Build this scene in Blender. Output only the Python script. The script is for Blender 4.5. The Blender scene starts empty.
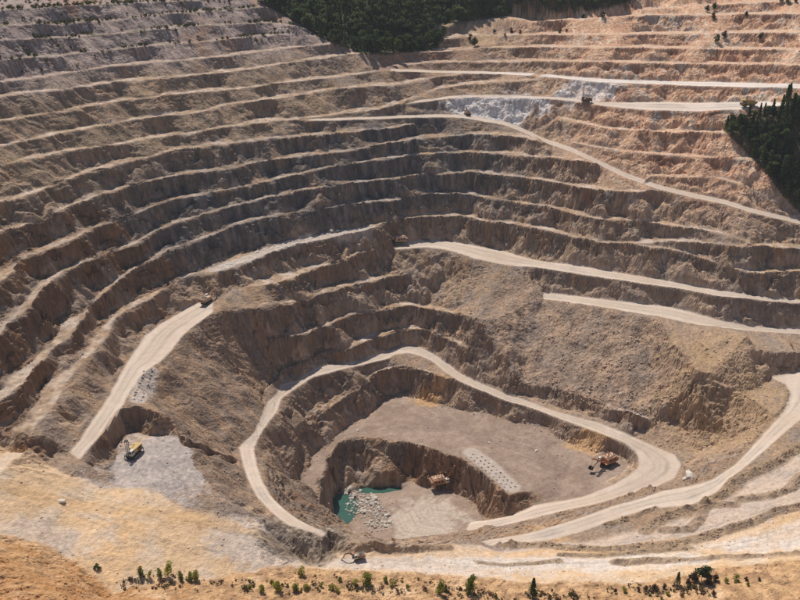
import bpy, bmesh, math, random
import numpy as np
from mathutils import Vector, Matrix
from mathutils.geometry import delaunay_2d_cdt
R = math.radians
sc = bpy.context.scene
col = sc.collection

# ------------------------------------------------------------------ camera
CAM_Z, PITCH, FPX = 264.0, R(24.0), 850.0
cd = bpy.data.cameras.new('camera')
cam = bpy.data.objects.new('camera', cd); col.objects.link(cam)
cam.location = (0, 0, CAM_Z)
cam.rotation_euler = (R(90) - PITCH, 0, 0)
cd.sensor_width = 36.0
cd.lens = 36.0 * FPX / 800.0
cd.clip_start, cd.clip_end = 1.0, 6000.0
sc.camera = cam

# ------------------------------------------------------------------ sky and sun
SUN_EL, SUN_AZ = R(57.0), R(-27.0)         # azimuth from +Y, positive towards +X
w = bpy.data.worlds.new('World'); sc.world = w; w.use_nodes = True
nt = w.node_tree
bg = nt.nodes['Background']
sky = nt.nodes.new('ShaderNodeTexSky'); sky.sky_type = 'NISHITA'; sky.sun_disc = False
sky.sun_elevation, sky.sun_rotation = SUN_EL, SUN_AZ
sky.altitude, sky.air_density, sky.dust_density, sky.ozone_density = 900, 1.0, 1.6, 1.0
nt.links.new(sky.outputs[0], bg.inputs[0]); bg.inputs[1].default_value = 0.082
sl = bpy.data.lights.new('sun', 'SUN'); sl.energy = 4.5; sl.angle = R(0.6); sl.color = (1.0, 0.93, 0.82)
so = bpy.data.objects.new('sun', sl); col.objects.link(so)
d = Vector((math.sin(SUN_AZ) * math.cos(SUN_EL), math.cos(SUN_AZ) * math.cos(SUN_EL), math.sin(SUN_EL)))
so.rotation_euler = d.to_track_quat('Z', 'Y').to_euler(); so.location = d * 600 + Vector((0, 450, 100))
sc.view_settings.view_transform = 'Standard'; sc.view_settings.look = 'None'
sc.view_settings.exposure = 0.0; sc.view_settings.gamma = 1.0
sc.view_settings.use_curve_mapping = False
sc.render.engine = 'CYCLES'
sc.cycles.max_bounces = 5; sc.cycles.diffuse_bounces = 3; sc.cycles.use_denoising = True
sc.cycles.volume_bounces = 0
HAZE = 0.00007

# ------------------------------------------------------------------ survey lines of the pit (decimetres): lips and toes of every bench
LINES = {
    'A_lip': '-2626,5099,2163 -2591,5144,2162 -2556,5192,2160 -2522,5244,2158 -2489,5299,2156 -2456,5356,2153 -2421,5414,2151 -2385,5471,2149 -2348,5528,2146 -2310,5587,2144 -2271,5647,2142 -2232,5710,2139 -2192,5775,2137 -2155,5851,2134 -2115,5924,2131 -2073,5994,2129 -2027,6059,2127 -1980,6124,2126 -1929,6180,2124 -1880,6246,2121 -1828,6311,2118 -1775,6372,2116 -1718,6428,2114 -1661,6486,2113 -1601,6535,2112 -1540,6586,2111 -1478,6639,2110 -1418,6710,2110 -1356,6774,2110 -1292,6835,2111 -1225,6892,2112',
    'A_toe': '-2652,5153,2165 -2603,5171,2163 -2574,5230,2161 -2568,5344,2159 -2555,5446,2157 -2512,5485,2155 -2457,5499,2152 -2418,5551,2150 -2388,5628,2148 -2342,5669,2146 -2281,5674,2143 -2235,5719,2141 -2215,5838,2138 -2201,5981,2135 -2163,6063,2133 -2109,6104,2131 -2066,6179,2129 -2030,6284,2127 -1975,6332,2125 -1901,6321,2122 -1833,6326,2120 -1785,6411,2117 -1744,6528,2115 -1689,6600,2114 -1622,6627,2113 -1565,6700,2113 -1519,6830,2112 -1464,6935,2112 -1387,6934,2112 -1305,6910,2113 -1237,6956,2114',
    'B_lip': '-2564,4943,2093 -2529,4985,2091 -2495,5030,2089 -2462,5080,2086 -2429,5133,2083 -2396,5188,2080 -2363,5245,2076 -2326,5297,2073 -2289,5351,2069 -2252,5406,2065 -2213,5463,2061 -2175,5521,2057 -2134,5579,2052 -2098,5653,2049 -2059,5723,2046 -2018,5790,2043 -1973,5853,2040 -1927,5915,2038 -1878,5972,2037 -1833,6047,2037 -1783,6113,2038 -1731,6175,2040 -1677,6234,2042 -1622,6295,2045 -1561,6335,2046 -1501,6385,2046 -1441,6439,2046 -1381,6498,2045 -1320,6556,2045 -1257,6616,2044 -1194,6680,2044 -1131,6753,2044 -1053,6836,2044',
    'B_toe': '-2575,4966,2094 -2555,5040,2092 -2545,5137,2090 -2516,5199,2087 -2466,5216,2084 -2421,5245,2081 -2391,5312,2078 -2357,5371,2074 -2307,5394,2070 -2254,5414,2066 -2222,5486,2062 -2205,5603,2058 -2177,5696,2054 -2134,5755,2050 -2088,5808,2047 -2052,5895,2044 -2013,5978,2042 -1955,6004,2040 -1886,5998,2038 -1836,6057,2039 -1799,6170,2040 -1757,6273,2042 -1700,6325,2044 -1642,6377,2046 -1590,6459,2047 -1534,6533,2047 -1470,6575,2047 -1399,6585,2047 -1327,6597,2046 -1269,6679,2046 -1210,6772,2045 -1143,6824,2045 -1060,6883,2046',
    'C_lip': '-2510,4808,2035 -2476,4848,2032 -2442,4893,2029 -2410,4941,2026 -2378,4993,2022 -2346,5047,2018 -2314,5103,2014 -2278,5154,2010 -2242,5206,2005 -2205,5259,2001 -2167,5314,1996 -2128,5369,1991 -2089,5425,1986 -2053,5497,1983 -2015,5564,1979 -1974,5628,1977 -1930,5689,1975 -1883,5743,1973 -1835,5801,1973 -1786,5858,1973 -1736,5915,1972 -1685,5973,1972 -1632,6030,1973 -1577,6082,1972 -1521,6134,1972 -1463,6185,1971 -1405,6240,1971 -1348,6301,1970 -1286,6347,1967 -1224,6400,1964 -1162,6456,1960 -1100,6516,1956 -1037,6585,1951 -975,6669,1945 -899,6658,1936 -824,6649,1927 -755,6573,1927',
    'C_toe': '-2545,4879,2036 -2517,4934,2034 -2484,4981,2031 -2434,4995,2027 -2398,5037,2024 -2371,5105,2020 -2336,5155,2016 -2286,5173,2011 -2245,5214,2007 -2222,5304,2002 -2202,5406,1998 -2165,5468,1993 -2116,5501,1988 -2079,5570,1984 -2047,5659,1981 -2004,5720,1978 -1944,5733,1976 -1885,5751,1975 -1842,5824,1974 -1806,5929,1974 -1760,6003,1974 -1704,6046,1974 -1653,6111,1974 -1608,6207,1974 -1555,6280,1973 -1486,6287,1973 -1414,6280,1972 -1354,6333,1971 -1298,6411,1969 -1238,6473,1965 -1170,6504,1962 -1108,6569,1958 -1054,6700,1953 -999,6841,1946 -918,6809,1937 -834,6739,1928 -765,6661,1928',
    'D_lip': '-2449,4645,1947 -2417,4687,1944 -2385,4733,1941 -2354,4781,1938 -2324,4833,1934 -2293,4887,1929 -2261,4941,1925 -2227,4993,1921 -2192,5044,1917 -2155,5096,1913 -2119,5150,1909 -2080,5201,1905 -2045,5268,1902 -2008,5333,1900 -1970,5397,1899 -1929,5459,1897 -1887,5520,1896 -1840,5571,1896 -1792,5623,1895 -1743,5676,1894 -1694,5730,1893 -1644,5787,1892 -1592,5837,1891 -1538,5887,1890 -1483,5938,1888 -1427,5989,1887 -1371,6041,1886 -1315,6103,1885 -1257,6162,1884 -1198,6219,1883 -1137,6278,1883 -1076,6340,1882 -1002,6419,1881 -949,6453,1880 -880,6488,1879 -812,6533,1878 -747,6607,1873 -673,6608,1865 -599,6616,1855 -525,6619,1847 -485,6585,1847',
    'D_toe': '-2489,4727,1949 -2443,4743,1946 -2400,4765,1943 -2371,4819,1939 -2344,4879,1935 -2305,4916,1931 -2264,4949,1927 -2235,5012,1922 -2216,5105,1918 -2189,5183,1914 -2147,5224,1910 -2101,5258,1906 -2069,5334,1904 -2036,5411,1902 -1989,5453,1900 -1934,5475,1899 -1888,5526,1898 -1852,5611,1897 -1814,5696,1896 -1764,5748,1896 -1711,5792,1895 -1666,5870,1894 -1621,5952,1892 -1564,5993,1891 -1495,5991,1890 -1431,6008,1889 -1378,6076,1887 -1328,6165,1886 -1268,6218,1885 -1205,6261,1885 -1149,6347,1884 -1097,6467,1884 -1020,6539,1882 -963,6558,1881 -888,6549,1881 -820,6596,1879 -755,6687,1874 -678,6665,1866 -600,6635,1857 -527,6649,1848 -487,6614,1848',
    'E_lip': '-2379,4462,1854 -2350,4508,1851 -2321,4556,1847 -2293,4606,1844 -2264,4659,1840 -2234,4712,1836 -2204,4766,1833 -2171,4819,1829 -2137,4870,1826 -2100,4917,1824 -2066,4977,1823 -2030,5034,1823 -1994,5093,1823 -1957,5153,1822 -1919,5215,1821 -1880,5277,1820 -1840,5340,1820 -1793,5387,1818 -1747,5437,1817 -1699,5488,1815 -1651,5541,1814 -1602,5595,1812 -1551,5642,1810 -1498,5690,1808 -1445,5738,1806 -1390,5785,1804 -1334,5832,1803 -1279,5892,1801 -1223,5949,1801 -1165,6004,1800 -1106,6058,1800 -1076,6084,1800 -1047,6119,1800 -987,6183,1801 -924,6243,1803 -860,6300,1805 -794,6341,1807 -726,6386,1808 -657,6419,1811 -587,6454,1813 -516,6497,1815 -446,6551,1815',
    'E_toe': '-2401,4507,1855 -2366,4541,1852 -2343,4602,1849 -2314,4653,1845 -2274,4682,1842 -2240,4726,1838 -2224,4813,1834 -2210,4911,1830 -2177,4969,1827 -2129,4990,1825 -2091,5041,1825 -2060,5114,1825 -2023,5173,1825 -1971,5193,1824 -1922,5224,1823 -1888,5301,1822 -1863,5414,1821 -1822,5482,1820 -1771,5518,1818 -1722,5569,1817 -1683,5655,1815 -1638,5727,1813 -1574,5733,1811 -1506,5723,1809 -1450,5762,1807 -1403,5844,1806 -1350,5909,1804 -1292,5952,1803 -1235,6011,1802 -1186,6118,1802 -1134,6224,1802 -1102,6241,1802 -1071,6267,1802 -1000,6271,1803 -933,6303,1804 -871,6381,1807 -804,6428,1808 -731,6435,1809 -659,6447,1812 -593,6533,1815 -523,6589,1816 -458,6730,1817',
    'F_lip': '-2319,4313,1790 -2295,4365,1788 -2269,4418,1785 -2243,4472,1782 -2216,4527,1780 -2188,4582,1777 -2159,4637,1775 -2128,4692,1773 -2096,4746,1772 -2080,4774,1771 -2059,4791,1771 -2020,4833,1768 -1983,4881,1764 -1945,4930,1760 -1911,4994,1757 -1874,5056,1754 -1836,5116,1752 -1817,5147,1750 -1796,5172,1749 -1752,5224,1747 -1707,5275,1745 -1661,5324,1743 -1614,5374,1741 -1566,5426,1739 -1515,5472,1737 -1464,5519,1734 -1411,5563,1732 -1357,5607,1730 -1302,5649,1728 -1248,5706,1726 -1193,5761,1725 -1165,5787,1725 -1137,5813,1725 -1078,5863,1725 -1018,5910,1726 -960,5971,1727 -899,6029,1729 -868,6058,1730 -837,6086,1731 -773,6139,1734 -708,6188,1738 -641,6222,1741 -573,6261,1744 -538,6281,1745 -505,6312,1746 -437,6372,1749 -367,6438,1751 -295,6460,1751 -223,6507,1748 -150,6572,1742 -76,6642,1735 0,6706,1729 77,6748,1723 155,6787,1718 233,6812,1715 311,6816,1714 390,6851,1717 470,6872,1722 549,6888,1727 628,6905,1733 705,6882,1737 781,6863,1740 856,6842,1744 931,6818,1748 1004,6790,1752 1076,6760,1757 1148,6728,1762 1219,6700,1767 1289,6667,1770 1359,6641,1773 1430,6620,1775 1502,6601,1776 1573,6586,1777 1645,6573,1779 1717,6562,1779 1789,6553,1780 1861,6545,1781 1934,6537,1781 2004,6525,1781 2074,6511,1782 2143,6495,1783 2211,6476,1784 2277,6454,1786 2341,6428,1788 2404,6400,1791 2464,6368,1794 2523,6332,1798 2579,6293,1803 2634,6253,1807 2689,6214,1811 2743,6177,1816 2798,6144,1819 2855,6114,1822 2913,6091,1824 2974,6073,1825 3037,6060,1826 3101,6050,1826 3167,6043,1826',
    'F_toe': '-2334,4342,1792 -2314,4406,1789 -2284,4450,1787 -2249,4486,1784 -2227,4551,1781 -2216,4646,1779 -2198,4727,1776 -2161,4770,1775 -2118,4801,1774 -2102,4830,1773 -2082,4848,1772 -2047,4903,1769 -2002,4934,1765 -1950,4946,1761 -1913,5002,1758 -1889,5098,1755 -1863,5196,1753 -1843,5228,1752 -1821,5253,1751 -1773,5291,1748 -1731,5355,1746 -1692,5431,1744 -1641,5472,1743 -1578,5474,1741 -1519,5486,1738 -1471,5550,1735 -1426,5627,1733 -1371,5672,1731 -1313,5701,1729 -1263,5779,1728 -1217,5885,1727 -1190,5919,1726 -1162,5954,1726 -1095,5961,1726 -1027,5961,1727 -967,6021,1728 -909,6102,1730 -877,6125,1731 -845,6148,1732 -777,6169,1736 -713,6230,1739 -651,6329,1743 -584,6393,1745 -549,6418,1747 -515,6453,1748 -443,6472,1751 -372,6535,1753 -300,6578,1753 -226,6604,1749 -151,6607,1743 -76,6658,1736 0,6773,1731 78,6881,1725 158,6925,1720 237,6924,1716 316,6940,1716 399,7018,1719 480,7032,1723 555,6972,1729 631,6930,1734 709,6926,1738 791,6959,1741 868,6945,1745 941,6898,1749 1018,6891,1754 1101,6928,1759 1174,6893,1764 1243,6840,1768 1302,6737,1772 1371,6703,1774 1448,6709,1776 1519,6682,1778 1582,6627,1779 1656,6619,1780 1746,6679,1781 1827,6702,1782 1905,6707,1782 1964,6648,1782 2033,6625,1783 2111,6632,1783 2175,6599,1784 2224,6517,1786 2282,6469,1787 2361,6487,1790 2448,6525,1793 2514,6504,1796 2563,6440,1800 2623,6406,1804 2693,6402,1809 2748,6360,1813 2776,6257,1817 2808,6166,1821 2869,6146,1823 2948,6169,1825 3016,6163,1827 3070,6131,1827 3141,6133,1828 3235,6182,1827',
    'G_lip': '-2254,4140,1698 -2232,4193,1695 -2208,4248,1692 -2184,4303,1689 -2160,4359,1686 -2134,4416,1683 -2107,4474,1680 -2075,4522,1677 -2043,4572,1674 -2009,4619,1671 -1975,4672,1669 -1939,4723,1667 -1903,4773,1666 -1868,4833,1666 -1832,4893,1665 -1795,4954,1664 -1755,5008,1663 -1714,5063,1662 -1672,5121,1661 -1626,5165,1659 -1578,5210,1656 -1530,5254,1654 -1483,5311,1653 -1434,5364,1653 -1410,5391,1653 -1382,5406,1653 -1328,5442,1651 -1274,5485,1648 -1221,5536,1644 -1167,5587,1640 -1111,5632,1637 -1069,5657,1636 -994,5717,1636 -922,5768,1637 -875,5813,1637 -815,5870,1638 -772,5912,1639 -688,5955,1638 -609,5997,1638 -558,6040,1638 -492,6090,1638 -458,6115,1639 -425,6138,1639 -356,6185,1640 -287,6226,1642 -217,6293,1645 -182,6324,1647 -146,6372,1649 -74,6474,1653 0,6520,1654 75,6572,1655 152,6625,1655 191,6653,1655 229,6659,1655 306,6673,1655 383,6688,1655 476,6701,1655 537,6699,1656 613,6697,1656 689,6688,1657 764,6674,1659 852,6646,1664 911,6632,1667 983,6605,1673 1053,6574,1680 1124,6546,1686 1192,6509,1689 1261,6481,1692 1330,6456,1694 1400,6434,1696 1469,6414,1698 1539,6398,1698 1609,6386,1698 1680,6377,1698 1751,6369,1697 1822,6360,1697 1892,6350,1696 1962,6341,1697 2031,6329,1698 2099,6314,1699 2165,6297,1701 2230,6276,1703 2293,6253,1706 2355,6225,1710 2414,6193,1714 2470,6157,1718 2525,6118,1723 2578,6078,1729 2631,6038,1734 2684,6001,1739 2738,5969,1743 2792,5939,1747 2850,5916,1749 2910,5900,1750 2971,5887,1751 3034,5878,1751 3097,5869,1752',
    'G_toe': '-2270,4172,1699 -2241,4213,1696 -2215,4262,1693 -2201,4340,1690 -2191,4429,1687 -2166,4491,1685 -2130,4528,1682 -2092,4564,1678 -2063,4622,1675 -2029,4671,1672 -1985,4700,1670 -1942,4729,1669 -1909,4792,1668 -1888,4889,1667 -1858,4968,1666 -1816,5018,1666 -1774,5067,1665 -1738,5141,1664 -1699,5211,1662 -1643,5226,1660 -1584,5230,1657 -1533,5266,1655 -1494,5353,1654 -1450,5426,1654 -1424,5450,1654 -1395,5460,1654 -1339,5494,1652 -1292,5569,1650 -1245,5654,1646 -1187,5692,1642 -1121,5689,1639 -1076,5698,1638 -1001,5766,1638 -930,5824,1638 -880,5854,1639 -818,5896,1640 -778,5963,1640 -701,6073,1640 -621,6122,1639 -566,6137,1639 -497,6161,1640 -464,6192,1640 -430,6221,1641 -361,6275,1641 -289,6280,1643 -218,6306,1647 -182,6345,1649 -147,6401,1651 -75,6568,1654 0,6651,1656 77,6687,1656 154,6726,1657 193,6757,1657 232,6765,1657 310,6777,1657 389,6796,1657 478,6735,1657 538,6718,1657 619,6759,1658 699,6786,1659 773,6761,1661 863,6732,1665 926,6750,1669 1003,6746,1675 1073,6703,1681 1138,6632,1687 1200,6555,1691 1272,6542,1694 1346,6536,1696 1411,6490,1698 1476,6449,1699 1554,6469,1700 1642,6525,1700 1713,6511,1699 1781,6487,1699 1844,6442,1698 1917,6440,1698 1991,6441,1698 2050,6393,1699 2103,6331,1701 2173,6322,1702 2259,6363,1705 2337,6381,1708 2395,6338,1711 2447,6286,1715 2512,6269,1720 2576,6251,1725 2618,6178,1730 2645,6075,1736 2689,6015,1740 2758,6017,1745 2829,6022,1748 2884,5994,1750 2940,5966,1752 3017,5984,1752 3091,5996,1753 3164,6005,1753',
    'H_lip': '-131,6349,1643 -73,6339,1643 0,6378,1635 74,6427,1626 149,6476,1616 225,6509,1608 331,6531,1600 376,6540,1598 452,6538,1597 526,6530,1597 601,6521,1597 675,6513,1597 749,6505,1597 821,6483,1597 893,6460,1597 963,6427,1598 1030,6383,1602 1096,6338,1602 1164,6304,1601 1231,6272,1599 1297,6239,1597 1362,6204,1596 1425,6166,1595 1494,6156,1595 1563,6146,1594 1633,6139,1593 1702,6133,1592 1772,6126,1591 1840,6116,1590 1905,6097,1590 1969,6076,1590 2032,6052,1591 2093,6025,1592 2156,6007,1594 2218,5984,1596 2277,5957,1600 2334,5925,1604 2388,5889,1609 2440,5849,1614 2489,5806,1621 2539,5765,1627 2590,5729,1632 2641,5697,1636 2692,5664,1640 2748,5643,1641 2807,5629,1641 2867,5618,1641 2927,5608,1641 2988,5599,1640',
    'H_toe': '-133,6445,1645 -74,6436,1645 0,6475,1637 75,6525,1627 151,6573,1618 228,6607,1609 335,6629,1602 382,6639,1599 458,6637,1598 534,6628,1598 609,6619,1598 684,6611,1598 759,6602,1598 833,6580,1598 905,6556,1598 976,6522,1600 1044,6478,1603 1111,6431,1604 1179,6395,1602 1248,6370,1600 1317,6344,1599 1384,6315,1598 1451,6284,1597 1521,6273,1596 1591,6263,1596 1661,6255,1595 1732,6249,1593 1802,6242,1592 1872,6231,1591 1941,6222,1591 2009,6210,1591 2077,6196,1592 2142,6178,1593 2207,6159,1595 2270,6135,1598 2330,6107,1601 2388,6075,1605 2444,6038,1610 2496,5996,1616 2547,5952,1622 2598,5910,1628 2649,5873,1633 2702,5839,1637 2754,5805,1641 2811,5784,1643 2871,5769,1643 2933,5757,1643 2994,5747,1642 3056,5737,1642',
    'I_lip': '-2175,3930,1584 -2157,3990,1583 -2138,4051,1583 -2118,4113,1583 -2097,4175,1583 -2075,4237,1583 -2051,4301,1584 -2027,4367,1585 -2016,4402,1586 -1997,4419,1586 -1960,4460,1585 -1926,4506,1584 -1891,4555,1582 -1856,4608,1580 -1821,4662,1578 -1785,4715,1576 -1758,4753,1575 -1709,4826,1574 -1681,4865,1573 -1629,4939,1572 -1581,5012,1571 -1542,5043,1569 -1495,5086,1566 -1446,5128,1564 -1397,5170,1561 -1347,5214,1559 -1295,5255,1558 -1241,5290,1558 -1194,5368,1561 -1145,5440,1565 -1120,5478,1567 -1090,5487,1569 -1030,5516,1571 -972,5554,1572 -913,5595,1572 -854,5638,1571 -824,5659,1571 -795,5686,1571 -735,5738,1572 -673,5784,1574 -597,5837,1578 -546,5882,1580 -470,5955,1584 -415,5972,1585 -348,6002,1585 -280,6035,1584 -197,6081,1582 -141,6106,1580 -71,6145,1575 0,6177,1573 87,6291,1574 146,6338,1577 221,6390,1581 274,6425,1584 373,6470,1590 466,6526,1593',
    'I_toe': '-2195,3970,1585 -2192,4062,1585 -2174,4128,1584 -2143,4166,1584 -2113,4212,1584 -2094,4282,1585 -2072,4350,1585 -2040,4397,1587 -2024,4421,1587 -2000,4428,1588 -1969,4483,1587 -1950,4570,1585 -1923,4641,1583 -1883,4681,1581 -1842,4722,1580 -1810,4790,1578 -1786,4835,1577 -1728,4886,1575 -1691,4896,1575 -1633,4950,1574 -1595,5063,1572 -1563,5117,1571 -1513,5154,1568 -1462,5190,1565 -1419,5259,1563 -1375,5336,1561 -1319,5363,1559 -1252,5346,1559 -1200,5396,1562 -1154,5486,1567 -1131,5535,1569 -1102,5554,1571 -1039,5569,1573 -978,5593,1573 -924,5669,1573 -873,5771,1573 -841,5787,1573 -811,5810,1573 -747,5843,1574 -680,5853,1576 -604,5918,1579 -554,5973,1582 -473,6008,1585 -417,5992,1586 -350,6039,1586 -284,6141,1586 -202,6226,1584 -144,6236,1581 -72,6249,1577 0,6297,1574 89,6410,1576 149,6446,1578 222,6427,1582 275,6449,1586 375,6519,1592 467,6540,1595',
    'J_lip': '-2107,3761,1517 -2091,3824,1517 -2075,3887,1517 -2057,3952,1517 -2039,4018,1517 -2020,4085,1518 -2001,4155,1518 -1974,4209,1518 -1947,4267,1517 -1934,4297,1517 -1917,4320,1516 -1884,4368,1514 -1852,4420,1512 -1819,4475,1509 -1803,4503,1507 -1784,4525,1505 -1746,4570,1501 -1708,4616,1497 -1688,4640,1495 -1668,4663,1493 -1628,4709,1489 -1586,4755,1486 -1564,4777,1484 -1546,4811,1483 -1507,4877,1481 -1467,4943,1480 -1416,4972,1478 -1365,5002,1475 -1338,5016,1475 -1314,5040,1474 -1264,5083,1474 -1213,5124,1474 -1163,5177,1474 -1113,5233,1474 -1088,5263,1474 -1060,5282,1473 -1004,5320,1472 -948,5359,1471 -891,5400,1470 -833,5441,1469 -804,5463,1468 -774,5479,1467 -713,5512,1465 -652,5546,1463 -592,5593,1461 -530,5638,1460 -499,5660,1459 -467,5685,1459 -404,5732,1458 -339,5776,1459 -272,5804,1460 -205,5826,1462 -171,5831,1464 -137,5867,1467 -69,5927,1474 0,5978,1483 56,6042,1492 143,6157,1505 180,6208,1510 217,6236,1516 308,6317,1527 367,6328,1533 441,6349,1539 494,6367,1543 589,6364,1551 662,6362,1557 735,6361,1562 807,6352,1568 880,6346,1573 952,6344,1578 991,6356,1578',
    'J_toe': '-2140,3828,1518 -2118,3880,1518 -2091,3922,1518 -2071,3981,1518 -2057,4057,1519 -2036,4121,1519 -2007,4171,1520 -1978,4220,1520 -1962,4306,1519 -1955,4352,1518 -1945,4391,1518 -1912,4442,1516 -1873,4477,1513 -1839,4529,1510 -1825,4565,1508 -1808,4594,1507 -1768,4635,1503 -1718,4647,1499 -1694,4659,1497 -1671,4671,1495 -1634,4731,1491 -1602,4811,1487 -1582,4838,1486 -1565,4879,1484 -1523,4934,1483 -1484,5007,1481 -1440,5065,1479 -1390,5106,1477 -1359,5102,1476 -1331,5109,1475 -1271,5111,1475 -1218,5148,1476 -1173,5226,1476 -1124,5290,1475 -1097,5312,1475 -1067,5322,1475 -1012,5366,1474 -962,5449,1473 -910,5527,1472 -848,5552,1470 -816,5552,1470 -783,5546,1469 -720,5565,1467 -660,5614,1465 -598,5658,1463 -533,5669,1461 -501,5684,1461 -469,5703,1460 -407,5792,1460 -345,5892,1460 -277,5929,1461 -208,5921,1463 -173,5922,1466 -139,5954,1468 -70,6037,1475 0,6087,1485 57,6111,1493 144,6173,1506 181,6233,1512 218,6270,1517 312,6414,1528 372,6429,1534 448,6452,1541 501,6472,1545 600,6492,1552 674,6485,1558 748,6483,1564 813,6402,1570 884,6382,1575 961,6406,1579 1000,6419,1579',
    'K_lip': '28,5999,1476 70,6018,1476 141,6052,1475 227,6089,1476 286,6133,1477 360,6185,1479 433,6193,1480 505,6203,1481 542,6208,1482 578,6202,1482 649,6193,1483 720,6186,1482 791,6178,1482 862,6166,1483 897,6159,1484 931,6149,1484 999,6127,1486 1068,6109,1486 1136,6089,1484 1203,6069,1483 1237,6060,1482 1267,6035,1481 1328,5987,1479 1387,5936,1478 1448,5896,1477 1506,5853,1478 1535,5830,1478 1565,5813,1479 1624,5779,1480 1682,5746,1481 1746,5733,1483 1808,5717,1485 1870,5700,1487 1930,5681,1489 1990,5660,1492 2054,5656,1496 2117,5648,1501 2178,5635,1507 2236,5619,1514 2301,5620,1521 2364,5617,1530 2396,5616,1534 2420,5595,1538 2472,5566,1544 2531,5552,1546 2592,5544,1548',
    'K_toe': '28,6018,1477 70,6037,1477 143,6118,1477 230,6156,1477 289,6201,1478 364,6253,1481 437,6261,1482 511,6272,1483 548,6278,1483 583,6271,1484 655,6262,1484 728,6255,1484 799,6246,1484 870,6235,1485 906,6228,1485 940,6217,1486 1009,6195,1487 1079,6177,1488 1147,6156,1486 1215,6135,1484 1250,6128,1483 1281,6106,1482 1344,6067,1480 1406,6025,1479 1476,6023,1479 1545,6016,1479 1579,6011,1480 1614,6013,1480 1685,6016,1482 1756,6019,1483 1822,6005,1484 1887,5989,1486 1951,5971,1488 2014,5951,1491 2076,5927,1494 2139,5912,1498 2201,5892,1503 2260,5868,1509 2317,5839,1515 2370,5804,1523 2421,5764,1531 2448,5750,1535 2467,5714,1539 2512,5664,1545 2564,5630,1548 2617,5603,1549',
    'Lr_lip': '-625,5530,1454 -586,5533,1454 -524,5567,1447 -462,5601,1441 -398,5633,1435 -334,5670,1430 -255,5708,1426 -202,5730,1423 -136,5761,1419 -68,5796,1414 0,5833,1409 69,5869,1404 139,5896,1400 209,5925,1396 259,5947,1392 351,5968,1385 422,5986,1379 473,6004,1373 576,5966,1360 631,5955,1353 702,5949,1342 738,5955,1334 769,5924,1327 835,5879,1309 868,5861,1299 898,5823,1289 956,5745,1271 1019,5703,1258 1048,5674,1254 1077,5643,1249 1145,5571,1238 1187,5508,1229 1242,5446,1214 1297,5392,1198 1351,5336,1181 1404,5280,1165 1430,5252,1157 1459,5237,1149 1515,5204,1135 1570,5168,1122 1597,5148,1116 1627,5141,1110 1684,5119,1100 1712,5105,1096 1740,5092,1092 1794,5065,1085 1848,5036,1079 1904,5016,1072 1959,4995,1066 1987,4986,1063 2011,4965,1059 2060,4930,1050 2112,4901,1039 2172,4894,1026 2235,4894,1011 2267,4896,1003 2299,4898,995 2362,4896,980 2423,4891,966 2485,4888,955 2543,4879,945 2599,4865,937 2653,4850,930 2707,4833,923 2760,4815,917',
    'Lr_toe': '-630,5579,1455 -591,5581,1455 -529,5625,1449 -466,5660,1442 -402,5705,1436 -337,5742,1431 -258,5778,1427 -204,5791,1424 -137,5835,1421 -69,5870,1416 0,5908,1411 70,5944,1405 140,5973,1401 211,6001,1397 262,6026,1394 355,6053,1386 428,6077,1380 480,6097,1375 584,6058,1362 640,6047,1354 711,6041,1343 748,6050,1336 781,6021,1329 849,5990,1311 883,5975,1301 914,5939,1291 973,5856,1272 1036,5813,1259 1066,5782,1255 1095,5749,1251 1164,5674,1240 1207,5609,1231 1262,5544,1216 1317,5487,1199 1372,5428,1183 1425,5370,1166 1451,5341,1159 1480,5325,1151 1537,5290,1137 1593,5253,1123 1620,5232,1117 1650,5225,1111 1708,5201,1102 1736,5186,1098 1764,5173,1094 1819,5144,1087 1873,5115,1080 1930,5094,1074 1985,5073,1067 2014,5063,1064 2037,5041,1061 2087,5004,1052 2139,4975,1040 2200,4967,1028 2263,4967,1012 2296,4968,1004 2329,4970,996 2392,4968,981 2453,4962,968 2516,4959,956 2574,4949,946 2631,4935,938 2686,4918,931 2740,4901,924 2793,4882,918',
    'M_lip': '-2018,3536,1412 -2002,3592,1412 -1985,3651,1411 -1969,3712,1411 -1952,3776,1410 -1935,3844,1408 -1919,3915,1406 -1894,3969,1404 -1869,4024,1401 -1856,4052,1399 -1845,4087,1398 -1820,4152,1397 -1793,4214,1398 -1767,4284,1399 -1748,4332,1401 -1705,4407,1404 -1681,4449,1406 -1631,4511,1409 -1593,4562,1410 -1553,4615,1411 -1513,4668,1412 -1473,4724,1413 -1432,4783,1413 -1387,4831,1414 -1341,4880,1415 -1309,4916,1415 -1240,4948,1414 -1187,4977,1412 -1138,5023,1410 -1087,5070,1409 -1061,5094,1408 -1035,5114,1406 -981,5154,1404 -926,5195,1402 -871,5235,1400 -815,5277,1398 -786,5300,1396 -757,5312,1394 -697,5340,1390 -637,5368,1386 -576,5400,1384 -515,5430,1382 -484,5444,1382 -453,5464,1381 -391,5504,1380 -328,5544,1378 -264,5576,1376 -199,5610,1374 -166,5626,1373 -133,5646,1372 -67,5682,1371 0,5714,1370 68,5782,1371 103,5818,1371',
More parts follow.
